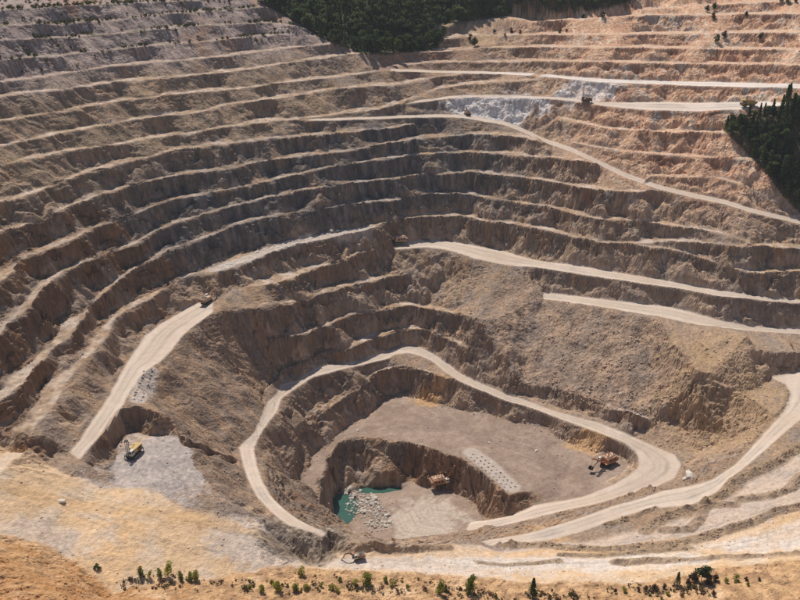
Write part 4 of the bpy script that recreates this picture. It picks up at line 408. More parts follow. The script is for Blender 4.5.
# ------------------------------------------------------------------ rock, soil and dust colours (albedo) of the ground
def C3(r, g, b): return np.array([r, g, b], np.float32)
def mixc(a, b, t): return a + (b - a) * np.clip(t, 0, 1)[:, None]
def ground_colour(*a):
    RAG[0] = True
    try: return _ground_colour(*a)
    finally: RAG[0] = False
def _ground_colour(x, y, z, road, s, tf, u):
    n1 = fbm(x / 40, y / 40, 4, 201); n2 = fbm(x / 14, y / 14, 4, 211); n3 = fbm(x / 4.5, y / 4.5, 3, 221); n4 = fbm(x / 1.6, y / 1.6, 2, 231)
    strat = fbm(x / 60, z / 5 + n2 * .6, 3, 241)
    steep = sstep(.6, 1.15, s)
    # bare rock of the faces
    c = mixc(np.tile(C3(.205, .155, .115), (len(x), 1)), C3(.125, .115, .106), .45 + 1.6 * n1 + .6 * n3)
    c = mixc(c, C3(.26, .155, .085), sstep(.05, .45, n2 + .3 * strat))
    c = mixc(c, C3(.27, .235, .195), sstep(.3, .6, n3 + .3 * n4) * .5)
    # loose debris on the gentler ground
    deb = mixc(np.tile(C3(.31, .225, .150), (len(x), 1)), C3(.27, .225, .185), .5 + 1.5 * n2)
    deb = mixc(deb, C3(.40, .285, .175), sstep(.05, .5, n1 + .3 * n3))
    c = mixc(deb, c, steep * (.75 + .5 * n3) * (1 - .75 * tf))
    tal = mixc(np.tile(C3(.40, .305, .215), (len(x), 1)), C3(.33, .265, .21), .5 + 1.5 * n2)
    c = mixc(c, tal, tf * np.clip(.55 + .8 * n3, 0, 1))
    E = z
    sk = streaks(x, y, 1.3, .9, 4, 341); sk2 = streaks(x, y, 4.5, 2.2, 4, 351)
    slp = sstep(.35, .7, s) * (1 - road)
    c = mixc(c, C3(.33, .205, .12), slp * sstep(.15, .6, sk2 + .3 * n2) * .55)
    c = mixc(c, C3(.36, .33, .29), slp * sstep(.25, .7, -sk2 + .3 * n1) * .5)
    # grey rock in the middle of the far wall, colour darkened further for cloud shade, rusty rock low on the left
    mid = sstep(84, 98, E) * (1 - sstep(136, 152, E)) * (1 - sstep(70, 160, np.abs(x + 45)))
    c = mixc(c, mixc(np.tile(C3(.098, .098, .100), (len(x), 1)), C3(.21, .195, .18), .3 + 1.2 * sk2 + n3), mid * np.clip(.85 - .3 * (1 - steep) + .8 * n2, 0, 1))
    lf = sstep(70, 120, -x) * (1 - sstep(120, 140, E)) * (y < 430)
    c = mixc(c, mixc(np.tile(C3(.15, .10, .07), (len(x), 1)), C3(.24, .14, .075), .5 + 1.8 * n2), lf * steep * (1 - .6 * tf) * .75)
    # upper right: iron stained orange and pink
    t = sstep(60, 190, x + .5 * (E - 120)) * sstep(85, 128, E)
    rk = mixc(np.tile(C3(.48, .30, .20), (len(x), 1)), C3(.30, .17, .11), .5 + 1.7 * n2 + .8 * strat)
    rk = mixc(rk, C3(.36, .335, .305), sstep(.1, .35, n1 + .5 * n3))
    st = mixc(np.tile(C3(.70, .49, .33), (len(x), 1)), C3(.64, .38, .24), .45 + 1.8 * n2)
    st = mixc(st, C3(.70, .58, .45), sstep(.1, .45, n3 + .4 * n1))
    c = mixc(c, mixc(rk, st, np.maximum(tf, 1 - sstep(.55, .9, s)) * np.clip(.75 + .7 * n4, 0, 1)), t * .88)
    t = blob(x, y, 420, 62, 60, 40) * .55
    c = mixc(c, C3(.33, .19, .135), t * (.6 + n2))
    # upper left: grey mauve rock
    t = sstep(160, 190, E) * sstep(-60, 30, -x - 20)
    ulc = mixc(np.tile(C3(.235, .185, .175), (len(x), 1)), C3(.40, .355, .33), .42 + 1.6 * sk + .8 * sk2)
    ulc = mixc(ulc, C3(.30, .19, .135), sstep(.1, .5, n1 + .6 * n2) * .7)
    c = mixc(c, ulc, t * .85)
    t = sstep(120, 150, E) * (1 - sstep(165, 185, E)) * sstep(0, 80, -x - 20)
    c = mixc(c, mixc(np.tile(C3(.22, .18, .13), (len(x), 1)), C3(.36, .26, .18), .4 + 1.5 * sk2 + 1.2 * n2), t * .65)
    # pale altered rock beside the upper haul road
    t = np.maximum(blob(x, y, 500, 108, 38, 14), blob(x, y, 585, 92, 24, 14) * .7) * (.6 + .9 * n3 + .5)
    c = mixc(c, C3(.66, .65, .63), t * (1 - .3 * road))
    # tan scree on the right, brown talus on the left
    t = blob(x, y, 610, 355, 120, 75)
    c = mixc(c, mixc(np.tile(C3(.395, .30, .22), (len(x), 1)), C3(.275, .228, .188), .4 + 1.8 * n2), t * .75 * (1 - .6 * steep))
    t = np.maximum(blob(x, y, 715, 375, 34, 40), blob(x, y, 740, 420, 22, 26)) * (.5 + n2)
    c = mixc(c, C3(.43, .30, .16), t * .8)
    t = blob(x, y, 205, 400, 55, 75)
    c = mixc(c, mixc(np.tile(C3(.33, .235, .155), (len(x), 1)), C3(.21, .17, .14), .5 + 1.8 * fbm((x * .55 + y * .83) / 5, (x * .83 - y * .55) / 60, 3, 251)), t * .8)
    # bench dust
    bn = samp(Bn, x, y) * (1 - sstep(.5, .9, s))
    dust = mixc(np.tile(C3(.43, .335, .24), (len(x), 1)), C3(.52, .45, .38), .5 + 1.6 * n2)
    c = mixc(c, dust, bn * np.clip(.55 + 1.1 * n3 + .7 * n2, .05, .8) * (1 - .65 * sstep(172, 190, E) * sstep(-20, 60, -x)) * (1 - .4 * mid))  # pale dust also cut back inside the painted shade of the middle wall
    c = mixc(c, C3(.085, .095, .045), bn * sstep(178, 200, E) * sstep(-20, 60, -x) * sstep(-.05, .3, n3 + n2) * .8)
    # floors
    fl = (1 - sstep(.25, .5, s)) * (1 - sstep(15, 17, z)) * (y > 280)
    c = mixc(c, mixc(np.tile(C3(.255, .20, .163), (len(x), 1)), C3(.33, .265, .215), .5 + 1.4 * n2 + .6 * n3), fl * .95)
    t = np.maximum(blob(x, y, 430, 400, 14, 6), blob(x, y, 590, 440, 12, 8))
    c = mixc(c, C3(.50, .33, .17), t * .8)
    t = blob(x, y, 425, 520, 20, 22) * fl
    c = mixc(c, C3(.48, .43, .37), t * .8)
    t = blob(x, y, 160, 470, 26, 34) * (1 - sstep(.3, .6, s))
    c = mixc(c, mixc(np.tile(C3(.40, .365, .335), (len(x), 1)), C3(.34, .315, .30), .5 + 1.2 * n2), t)
    # brown oxidised rock round the sump
    t = np.maximum(blob(x, y, 430, 465, 26, 12), blob(x, y, 500, 505, 18, 14)) * sstep(.3, .6, s)
    c = mixc(c, mixc(np.tile(C3(.165, .11, .075), (len(x), 1)), C3(.29, .19, .12), .5 + 2 * n3), t * .85)
    for pts, hw in STRIPS:
        c = mixc(c, mixc(np.tile(C3(.46, .42, .375), (len(x), 1)), C3(.40, .355, .31), .5 + 2 * n4), 1 - sstep(.7, 1.05, polyline_dist(x, y, pts) / hw + .25 * n3))
    # near side: yellow and orange ground
    near = NEARM(x, y)
    yel = mixc(np.tile(C3(.575, .435, .275), (len(x), 1)), C3(.58, .49, .38), .35 + 1.9 * n2 + .5 * n1)
    yel = mixc(yel, C3(.57, .395, .215), sstep(.1, .5, n1 + .5 * n3) * .75)
    yel = mixc(yel, C3(.47, .42, .37), blob(x, y, 35, 535, 14, 9) * .6 + blob(x, y, 262, 545, 22, 16) * .8)
    yel = mixc(yel, C3(.55, .515, .47), np.maximum(blob(x, y, 400, 558, 60, 10), blob(x, y, 300, 545, 26, 16)) * .7)
    yel = mixc(yel, C3(.63, .585, .52), np.maximum(np.maximum(blob(x, y, 520, 562, 48, 7), blob(x, y, 640, 563, 30, 7)), blob(x, y, 770, 538, 34, 9)) * (.8 + .8 * n2))
    n6 = line_pts('n6_spot'); n6 = n6[np.argsort(n6[:, 0])]
    yel = mixc(yel, mixc(np.tile(C3(.51, .435, .36), (len(x), 1)), C3(.45, .395, .345), .5 + 1.5 * n2), sstep(-1, 3, y - np.interp(x, n6[:, 0], n6[:, 1]) + 2 * n3) * sstep(10, 40, x) * .9)
    yel = mixc(yel, C3(.56, .39, .21), (1 - sstep(1.5, 4.5, np.abs(y - np.interp(x, n6[:, 0], n6[:, 1]) + 3 * n3))) * .6)
    br = mixc(np.tile(C3(.57, .385, .205), (len(x), 1)), C3(.31, .195, .105), .5 + 2.0 * n3 + .8 * n4)
    br = mixc(br, C3(.64, .47, .29), sstep(.2, .55, n2 + .3 * n1))
    br = mixc(br, C3(.40, .22, .09), blob(x, y, 5, 590, 60, 34) * (.75 + n3))
    fr = FRONTM(x, y)
    yel = yel * (1 - .30 * sstep(.05, .4, ridged(x / 9, y / 7, 4, 161) * -1))[:, None]
    yel = mixc(yel, br, fr * .92)
    c = mixc(c, yel, near)
    t = blob(x, y, 303, 546, 19, 17) * sstep(.12, .4, s)
    c = mixc(c, mixc(np.tile(C3(.15, .12, .09), (len(x), 1)), C3(.30, .26, .21), .3 + 2.2 * n4 + n3), t * .9)
    # windrows of broken rock
    for pts, h, hw in BUNDW:
        e = np.clip(1.15 - polyline_dist(x, y, pts) / hw, 0, 1)
        c = mixc(c, mixc(np.tile(C3(.37, .275, .175), (len(x), 1)), C3(.23, .18, .135), .5 + 2 * n4 + n3), sstep(.1, .45, e) * .85)
    tk = np.zeros(len(x), np.float32)
    for pts in TRACKS:
        dd = polyline_dist(x + .8 * n2, y + .8 * n1, pts); tk = np.maximum(tk, np.exp(-((dd - 1.5) / .45) ** 2) + .5 * np.exp(-((dd - 3.6) / .5) ** 2))
    c = c * (1 - .20 * tk * np.clip(.8 + 1.5 * n2, 0, 1.2))[:, None]
    # haul roads: pale crushed rock, wheel tracks
    rc = mixc(np.tile(C3(.50, .43, .35), (len(x), 1)), C3(.59, .53, .455), .5 + .9 * n1 + .6 * n2 + .15 * n3)
    rc = mixc(rc, C3(.66, .63, .585), sstep(145, 155, E) * sstep(40, 90, x))
    tr = np.exp(-((u - .3) / .07) ** 2) + np.exp(-((u - .62) / .07) ** 2) + .7 * np.exp(-((u - .46) / .04) ** 2)
    rc = rc * (1 - .20 * tr * np.clip(1 + 1.4 * n2, .2, 1.6) - .14 * sstep(.15, .5, n1 + .4 * n2))[:, None]
    c = mixc(c, rc, sstep(.25, .75, road) * (1 - .6 * sstep(.5, .9, s)))
    cvx, _ = cells(x / 1.1 + z * .23, y / 1.1 + z * .41, 77)
    calm = np.clip(1 - .75 * sstep(.2, .6, road) - .5 * fl - .35 * near, .2, 1)
    c = c * (1 + calm * (.30 * n4 + .20 * n3 + .28 * cvx) + .22 * sk * slp)[:, None]
    c = c * C3(1.06, .978, .96)
    wet = (1 - sstep(-6.6, -5.6, z + .4 * n3)) * (y > 280)
    c = c * (1 - .5 * wet)[:, None]
    fm = FOREST(x, y, z)
    c = mixc(c, C3(.045, .05, .025), fm)
    return np.clip(c, .02, .85)
STRIPS = [([g2(215, 269), g2(246, 259), g2(280, 247), g2(318, 237.5), g2(366, 229)], 4.6), ([g2(472, 453), g2(490, 466), g2(511, 487)], 5.2), ([g2(149, 370), g2(139, 400)], 4.5)]
TRACKS = [[g2(*p) for p in q] for q in (
    [(418, 500), (412, 512), (420, 525), (440, 530), (470, 526), (505, 516), (540, 508), (575, 500)], [(430, 505), (424, 514), (432, 522), (455, 522), (480, 518)], [(395, 520), (402, 533), (425, 536), (455, 532)],
    [(440, 496), (432, 503), (436, 512), (450, 514)], [(345, 437), (400, 425), (470, 430), (540, 450), (585, 478)], [(420, 405), (480, 440), (560, 470), (590, 488)],
    [(150, 500), (140, 475), (150, 460), (165, 470), (172, 490), (200, 505)], [(150, 450), (175, 470), (205, 500)],
    [(0, 500), (30, 510), (45, 530), (55, 552)], [(5, 497), (45, 505), (60, 528), (62, 548)], [(0, 478), (60, 500), (130, 535), (230, 560)], [(20, 470), (90, 500), (170, 520), (250, 545)], [(60, 548), (85, 570), (110, 597)],
    [(340, 556), (420, 560), (520, 562), (640, 558), (730, 548), (800, 532)], [(600, 548), (680, 538), (760, 515), (800, 500)], [(740, 500), (780, 478), (800, 466)], [(660, 540), (690, 522), (735, 500)])]
UPPER = [(250, -60), (258, 2), (278, 12), (304, 27), (318, 37), (335, 44), (350, 49), (362, 54), (388, 55), (412, 52), (438, 48), (444, 38), (436, 31), (424, 27), (470, 21), (500, 17), (540, 12), (580, 12), (604, 9), (630, 2), (640, -60)]
RIGHT = [(723, 127), (742, 121), (757, 118), (775, 107), (800, 100), (860, 95), (860, 240), (806, 218), (792, 206), (776, 187), (764, 170), (750, 157), (737, 143), (724, 131)]
def to_px(x, y, z):
    dz = z - CAM_Z; f = y * math.cos(PITCH) - dz * math.sin(PITCH); u = y * math.sin(PITCH) + dz * math.cos(PITCH)
    return 400 + FPX * x / f, 300 - FPX * u / f
def in_poly(px, py, poly):
    c = np.zeros(np.shape(px), bool); n = len(poly)
    for i in range(n):
        (x0, y0), (x1, y1) = poly[i], poly[(i + 1) % n]
        if y0 == y1: continue
        c ^= ((y0 > py) != (y1 > py)) & (px < (x1 - x0) * (py - y0) / (y1 - y0) + x0)
    return c
def FOREST(x, y, z):
    px, py = to_px(x, y, z)
    return (in_poly(px, py, UPPER) | in_poly(px, py, RIGHT)).astype(np.float32) * .85
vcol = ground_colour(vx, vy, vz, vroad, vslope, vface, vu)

# ------------------------------------------------------------------ materials
def new_mat(name):
    m = bpy.data.materials.new(name); m.use_nodes = True
    return m, m.node_tree, m.node_tree.nodes['Principled BSDF']
def N(nt, t, **kw):
    n = nt.nodes.new(t)
    for k, v in kw.items(): setattr(n, k, v)
    return n
def ground_material(name, bump, scale, var):
    m, nt, b = new_mat(name)
    at = N(nt, 'ShaderNodeAttribute', attribute_name='albedo')
    geo = N(nt, 'ShaderNodeNewGeometry')
    n1 = N(nt, 'ShaderNodeTexNoise'); n1.inputs['Scale'].default_value = scale; n1.inputs['Detail'].default_value = 6; n1.inputs['Roughness'].default_value = .65
    vo = N(nt, 'ShaderNodeTexVoronoi'); vo.inputs['Scale'].default_value = scale * 1.3
    mp = N(nt, 'ShaderNodeMapping'); mp.inputs['Scale'].default_value = (1, 1, .45)
    nt.links.new(geo.outputs['Position'], mp.inputs['Vector'])
    for q in (n1, vo): nt.links.new(mp.outputs[0], q.inputs['Vector'])
    mr = N(nt, 'ShaderNodeMapRange'); mr.inputs['From Min'].default_value = .25; mr.inputs['From Max'].default_value = .75
    mr.inputs['To Min'].default_value = 1 - var; mr.inputs['To Max'].default_value = 1 + var
    nt.links.new(n1.outputs['Fac'], mr.inputs['Value'])
    mx = N(nt, 'ShaderNodeVectorMath', operation='SCALE')
    nt.links.new(at.outputs['Color'], mx.inputs[0]); nt.links.new(mr.outputs[0], mx.inputs['Scale'])
    nt.links.new(mx.outputs[0], b.inputs['Base Color'])
    ad = N(nt, 'ShaderNodeMath', operation='MULTIPLY_ADD'); ad.inputs[1].default_value = .5
    nt.links.new(vo.outputs['Distance'], ad.inputs[0]); nt.links.new(n1.outputs['Fac'], ad.inputs[2])
    bp = N(nt, 'ShaderNodeBump'); bp.inputs['Strength'].default_value = .9; bp.inputs['Distance'].default_value = bump
    nt.links.new(ad.outputs[0], bp.inputs['Height']); nt.links.new(bp.outputs[0], b.inputs['Normal'])
    b.inputs['Roughness'].default_value = .95; b.inputs['Specular IOR Level'].default_value = .15
    return m
M_ROCK = ground_material('broken_rock', .5, .9, .30)
M_SOIL = ground_material('loose_soil', .28, 1.1, .16)
M_ROAD = ground_material('crushed_rock_road', .10, 1.3, .06)
def plain(name, c, rough=.6, metal=0.0, var=.12, scale=2.0):
    m, nt, b = new_mat(name)
    no = N(nt, 'ShaderNodeTexNoise'); no.inputs['Scale'].default_value = scale; no.inputs['Detail'].default_value = 4
    tc = N(nt, 'ShaderNodeTexCoord'); nt.links.new(tc.outputs['Object'], no.inputs['Vector'])
    r = N(nt, 'ShaderNodeMix', data_type='RGBA')
    r.inputs['A'].default_value = tuple(v * (1 - var) for v in c) + (1,); r.inputs['B'].default_value = tuple(min(1, v * (1 + var)) for v in c) + (1,)
    nt.links.new(no.outputs['Fac'], r.inputs['Factor']); nt.links.new(r.outputs['Result'], b.inputs['Base Color'])
    b.inputs['Roughness'].default_value = rough; b.inputs['Metallic'].default_value = metal
    return m

# ------------------------------------------------------------------ split the one ground surface into its named pieces
q00 = idx[:-1, :-1]; q10 = idx[:-1, 1:]; q11 = idx[1:, 1:]; q01 = idx[1:, :-1]
qok = (q00 >= 0) & (q10 >= 0) & (q11 >= 0) & (q01 >= 0)
quads = np.stack([q00[qok], q10[qok], q11[qok], q01[qok]], 1)
qx = vx[quads].mean(1); qy = vy[quads].mean(1); qz = vz[quads].mean(1)
qroad = vroad[quads].mean(1); qs = vslope[quads].mean(1)
qcls = samp0(Cr, qx, qy)
zone = np.zeros(len(quads), np.int32)                                    # 0 pit wall
zone[(samp(Bn, qx, qy) > .5) & (qs < .8)] = 1                            # bench ledge
zone[(qs < .45) & (qz < 15) & (qy > 280)] = 2                            # pit floor
zone[NEARM(qx, qy) > .5] = 3                                             # near terrace
zone[(NEARM(qx, qy) > .5) & (FRONTM(qx, qy) > .5)] = 4                   # soil bank in front
zone[qy > 700] = 5                                                       # wooded hill
inv = {v: k for k, v in lineid.items()}
road_ids = {k: 10 + i for i, k in enumerate(['V', 'S', 'T', 'U', 'K', 'Lr', 'H', 'X'])}
roadcls = qroad > .5
rid = np.zeros(len(quads), np.int32)
for k, v in road_ids.items(): rid[qcls == lineid[k]] = v
zone = np.where(roadcls & (rid > 0), rid, zone)
ZN = {0: ('pit_wall', M_ROCK), 1: ('bench_ledge', M_SOIL), 2: ('pit_floor', M_SOIL), 3: ('near_terrace_ground', M_SOIL), 4: ('soil_bank_ground', M_ROCK), 5: ('wooded_hillside', M_ROCK)}
for k, v in road_ids.items(): ZN[v] = ('haul_road', M_ROAD)
def mesh_from(name, verts, faces, mat, colours=None, smooth=True):
    me = bpy.data.meshes.new(name)
    nv, nf, k = len(verts), len(faces), faces.shape[1]
    me.vertices.add(nv); me.vertices.foreach_set('co', np.ascontiguousarray(verts, np.float32).ravel())
    me.loops.add(nf * k); me.loops.foreach_set('vertex_index', np.ascontiguousarray(faces, np.int32).ravel())
    me.polygons.add(nf); me.polygons.foreach_set('loop_start', np.arange(0, nf * k, k, dtype=np.int32))
    me.polygons.foreach_set('loop_total', np.full(nf, k, np.int32))
    me.polygons.foreach_set('use_smooth', np.full(nf, smooth, bool))
    if colours is not None:
        a = me.color_attributes.new('albedo', 'FLOAT_COLOR', 'POINT')
        a.data.foreach_set('color', np.concatenate([colours, np.ones((nv, 1), np.float32)], 1).astype(np.float32).ravel())
    me.update(calc_edges=True); me.materials.append(mat)
    return me
V3 = np.stack([vx, vy, vz], 1)
for zid, (nm, mat) in ZN.items():
    f = quads[zone == zid]
    if not len(f): continue
    used, invx = np.unique(f, return_inverse=True)
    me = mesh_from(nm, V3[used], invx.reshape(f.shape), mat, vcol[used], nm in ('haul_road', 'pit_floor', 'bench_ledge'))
    o = bpy.data.objects.new(nm, me); col.objects.link(o); o['kind'] = 'structure'
# coarser ground beyond the edges of the view
oy, ox = np.arange(92, 828, 4.0), np.arange(-516, 557, 4.0)
OX, OY = np.meshgrid(ox, oy); hv = .52 * np.hypot(OY, 120) + 32
fine = (np.abs(OX) < hv - 6) & (OX > -424) & (OX < 464) & (OY > 145) & (OY < 822)
oi = np.arange(OX.size).reshape(OX.shape)
cellin = fine[:-1, :-1] & fine[1:, :-1] & fine[:-1, 1:] & fine[1:, 1:]
of = np.stack([oi[:-1, :-1][~cellin], oi[:-1, 1:][~cellin], oi[1:, 1:][~cellin], oi[1:, :-1][~cellin]], 1)
ou = np.unique(of); px_, py_ = OX.ravel()[ou].astype(float), OY.ravel()[ou].astype(float)
oh = height(px_, py_); oc = ground_colour(px_, py_, *oh)
remap = np.zeros(OX.size, np.int64); remap[ou] = np.arange(len(ou))
me = mesh_from('outer_ground', np.stack([px_, py_, oh[0] - .5], 1), remap[of], M_ROCK, oc, False)
o = bpy.data.objects.new('outer_ground', me); col.objects.link(o); o['kind'] = 'structure'
def ground_z(x, y):
    return float(height(np.array([x], float), np.array([y], float))[0][0])

# ------------------------------------------------------------------ helpers for built objects
def tag(o, label, cat, group=None, kind=None):
    if label: o['label'] = label
    if cat: o['category'] = cat
    if group: o['group'] = group
    if kind: o['kind'] = kind
    return o
def link_mesh(name, me, parent=None):
    o = bpy.data.objects.new(name, me); col.objects.link(o)
    if parent is not None: o.parent = parent
    return o
def empty(name, loc, rz=0.0, tilt=(0, 0)):
    o = bpy.data.objects.new(name, None); col.objects.link(o)
    o.empty_display_size = .5; o.location = loc; o.rotation_euler = (tilt[0], tilt[1], rz)
    return o
class MB:
    """collects boxes, bars, prisms and drums into one mesh"""
    def __init__(s): s.bm = bmesh.new()
    def box(s, x0, x1, y0, y1, z0, z1, bev=0.0, top=None):
        v = [s.bm.verts.new(p) for p in ((x0, y0, z0), (x1, y0, z0), (x1, y1, z0), (x0, y1, z0), (x0, y0, z1), (x1, y0, z1), (x1, y1, z1), (x0, y1, z1))]
        if top:
            tx0, tx1, ty0, ty1 = top
            for q, (a, b) in zip(v[4:], ((tx0, ty0), (tx1, ty0), (tx1, ty1), (tx0, ty1))): q.co.x = a; q.co.y = b
        fs = [s.bm.faces.new([v[i] for i in f]) for f in ((3, 2, 1, 0), (4, 5, 6, 7), (0, 1, 5, 4), (1, 2, 6, 5), (2, 3, 7, 6), (3, 0, 4, 7))]
        if bev:
            es = list({e for f in fs for e in f.edges})
            bmesh.ops.bevel(s.bm, geom=es, offset=bev, segments=2, affect='EDGES', profile=.6)
        return s
    def bar(s, a, b, w0, h0, w1=None, h1=None):
        a = Vector(a); b = Vector(b); d = (b - a).normalized()
        up = Vector((0, 0, 1)) if abs(d.z) < .95 else Vector((1, 0, 0))
        sd = d.cross(up).normalized(); u = sd.cross(d)
        w1 = w0 if w1 is None else w1; h1 = h0 if h1 is None else h1
        v = []
        for p, w_, h_ in ((a, w0, h0), (b, w1, h1)):
            for i, j in ((-1, -1), (1, -1), (1, 1), (-1, 1)): v.append(s.bm.verts.new(p + sd * i * w_ / 2 + u * j * h_ / 2))
        for f in ((0, 1, 2, 3), (7, 6, 5, 4), (0, 4, 5, 1), (1, 5, 6, 2), (2, 6, 7, 3), (3, 7, 4, 0)): s.bm.faces.new([v[i] for i in f])
        return s
    def drum(s, c, ax, r, l, n=20, r2=None):
        c = Vector(c); ax = Vector(ax).normalized(); up = Vector((0, 0, 1)) if abs(ax.z) < .9 else Vector((1, 0, 0))
        e1 = ax.cross(up).normalized(); e2 = ax.cross(e1); r2 = r if r2 is None else r2
        A = [s.bm.verts.new(c - ax * l / 2 + (e1 * math.cos(t) + e2 * math.sin(t)) * r) for t in [i * 2 * math.pi / n for i in range(n)]]
        B = [s.bm.verts.new(c + ax * l / 2 + (e1 * math.cos(t) + e2 * math.sin(t)) * r2) for t in [i * 2 * math.pi / n for i in range(n)]]
        s.bm.faces.new(A[::-1]); s.bm.faces.new(B)
        for i in range(n): s.bm.faces.new((A[i], A[(i + 1) % n], B[(i + 1) % n], B[i]))
        return s
    def prism(s, prof, y0, y1):
        """profile in x,z swept along y"""
        A = [s.bm.verts.new((x, y0, z)) for x, z in prof]; B = [s.bm.verts.new((x, y1, z)) for x, z in prof]
        s.bm.faces.new(A); s.bm.faces.new(B[::-1]); n = len(prof)
        for i in range(n): s.bm.faces.new((A[(i + 1) % n], A[i], B[i], B[(i + 1) % n]))
        return s
    def build(s, name, mat, parent=None, smooth=False):
        bmesh.ops.recalc_face_normals(s.bm, faces=s.bm.faces)
        me = bpy.data.meshes.new(name); s.bm.to_mesh(me); s.bm.free()
        if smooth:
            for p in me.polygons: p.use_smooth = True
        me.materials.append(mat)
        return link_mesh(name, me, parent)
def put(px, py):
    x, y, _ = ground_at(px, py)
    return x, y, ground_z(x, y)

# ------------------------------------------------------------------ the sump pool at the bottom
m, nt, b = new_mat('sump_water')
no = N(nt, 'ShaderNodeTexNoise'); no.inputs['Scale'].default_value = .12; no.inputs['Detail'].default_value = 3
geo = N(nt, 'ShaderNodeNewGeometry'); nt.links.new(geo.outputs['Position'], no.inputs['Vector'])
r = N(nt, 'ShaderNodeMix', data_type='RGBA'); r.inputs['A'].default_value = (.028, .085, .072, 1); r.inputs['B'].default_value = (.055, .125, .095, 1)
nt.links.new(no.outputs['Fac'], r.inputs['Factor']); nt.links.new(r.outputs['Result'], b.inputs['Base Color'])
b.inputs['Roughness'].default_value = .12; b.inputs['IOR'].default_value = 1.33
n2 = N(nt, 'ShaderNodeTexNoise'); n2.inputs['Scale'].default_value = 1.3; nt.links.new(geo.outputs['Position'], n2.inputs['Vector'])
bp = N(nt, 'ShaderNodeBump'); bp.inputs['Strength'].default_value = .12; bp.inputs['Distance'].default_value = .1
nt.links.new(n2.outputs['Fac'], bp.inputs['Height']); nt.links.new(bp.outputs[0], b.inputs['Normal'])
WATER_Z = -7.0
ctr = [g2(333, 515), g2(330, 500), g2(338, 487), g2(360, 484), g2(398, 483), g2(405, 489), g2(390, 500), g2(372, 520), g2(350, 530)]
bm = bmesh.new(); bm.faces.new([bm.verts.new((a, c, WATER_Z)) for a, c in ctr]); bmesh.ops.recalc_face_normals(bm, faces=bm.faces)
if list(bm.faces)[0].normal.z < 0: bmesh.ops.reverse_faces(bm, faces=bm.faces)
me = bpy.data.meshes.new('sump_water'); bm.to_mesh(me); bm.free(); me.materials.append(m)
o = link_mesh('sump_water', me); o['kind'] = 'structure'

# ------------------------------------------------------------------ rocks
random.seed(7); rng = np.random.RandomState(7)
def rock_mesh(name, seed, mat, sub=1, flat=.75):
    rnd = random.Random(seed)
    bm = bmesh.new(); bmesh.ops.create_icosphere(bm, subdivisions=sub, radius=1.0)
    for v in bm.verts: v.co *= rnd.uniform(.72, 1.15)
    for k in range(5):                                           # cleave flat faces off it
        n = Vector((rnd.uniform(-1, 1), rnd.uniform(-1, 1), rnd.uniform(-.2, 1))).normalized(); h = rnd.uniform(.55, .8)
        for v in bm.verts:
            e = v.co.dot(n) - h
            if e > 0: v.co -= n * e * .92
    for v in bm.verts: v.co.z *= flat; v.co.x *= 1.15
    me = bpy.data.meshes.new(name); bm.to_mesh(me); bm.free(); me.materials.append(mat)
    return me
M_PALE = plain('pale_rock', (.47, .42, .37), .95, 0, .3, 1.5)
M_WHITE = plain('white_rock', (.62, .56, .49), .95, 0, .25, 1.2)
M_BROWN = plain('brown_rock', (.27, .205, .15), .95, 0, .4, .3)
M_CUT = plain('drill_cuttings', (.13, .12, .115), .95, 0, .25, 2)
pale = [rock_mesh('boulder', 100 + i, M_PALE, 2) for i in range(8)]
n_b = 0
pile = []
for k in range(1200):
    t = random.random(); s = random.gauss(0, 1)
    px = 350 + 32 * t + s * 6; py = 492 + 33 * t + random.gauss(0, 5) - s * 1.5
    if not (345 + max(0, (512 - py)) * .05 < px < 398 and 488 < py < 536): continue
    x, y, _ = ground_at(px, py)
    sz = random.choice((.32, .4, .5, .6, .75, .9, 1.3)) * random.uniform(.85, 1.25)
    if any((x - a) ** 2 + (y - b_) ** 2 < (.62 * (sz + c)) ** 2 for a, b_, c in pile): continue
    pile.append((x, y, sz))
    if len(pile) >= 210: break
pz = height(np.array([p[0] for p in pile]), np.array([p[1] for p in pile]))[0]
for (x, y, sz), z in zip(pile, pz):
    o = link_mesh('boulder', random.choice(pale)); o.location = (x, y, max(z, WATER_Z - .2) + .25 * sz)
    o.rotation_euler = (random.uniform(-.4, .4), random.uniform(-.4, .4), random.uniform(0, 6.28)); o.scale = (sz, sz * random.uniform(.8, 1.1), sz * random.uniform(.8, 1.1))
    tag(o, 'pale angular boulder in the rock pile beside the green pool', 'boulder', 'boulders piled beside the green pool')

# heaps of pale rock dumped along one bench
heapm = []
for i in range(4):
    rnd = np.random.RandomState(40 + i)
    n = 9; g = np.linspace(-1, 1, n); X, Y = np.meshgrid(g, g); r_ = np.hypot(X, Y)
    Z = np.clip(1 - r_, 0, 1) ** .8 + rnd.uniform(-.10, .10, X.shape) * (r_ < 1); Z[r_ >= 1] = -.25
    vs = np.stack([X.ravel(), Y.ravel(), Z.ravel()], 1); ii = np.arange(n * n).reshape(n, n)
    fs = np.stack([ii[:-1, :-1].ravel(), ii[:-1, 1:].ravel(), ii[1:, 1:].ravel(), ii[1:, :-1].ravel()], 1)
    heapm.append((vs, fs))
heap_white = [mesh_from('rubble_heap', v, f, M_WHITE, None, False) for v, f in heapm]
heap_cut = [mesh_from('drill_cuttings_heap', v, f, M_CUT, None, False) for v, f in heapm]
def heaps(spots, meshes, name, label, cat, group, r, h, jit):
    pts = []
    for px, py in spots:
        x, y, _ = ground_at(px, py); pts.append((x + random.uniform(-jit, jit), y + random.uniform(-jit, jit)))
    zs = height(np.array([p[0] for p in pts]), np.array([p[1] for p in pts]))[0]
    for (x, y), z in zip(pts, zs):
        o = link_mesh(name, random.choice(meshes)); o.location = (x, y, z - .08); o.rotation_euler.z = random.uniform(0, 6.28)
        k = random.uniform(.55, 1.4) if r > 1 else random.uniform(.75, 1.2); o.scale = (r * k, r * k * random.uniform(.85, 1.15), h * k)
        tag(o, label, cat, group)
spots = []
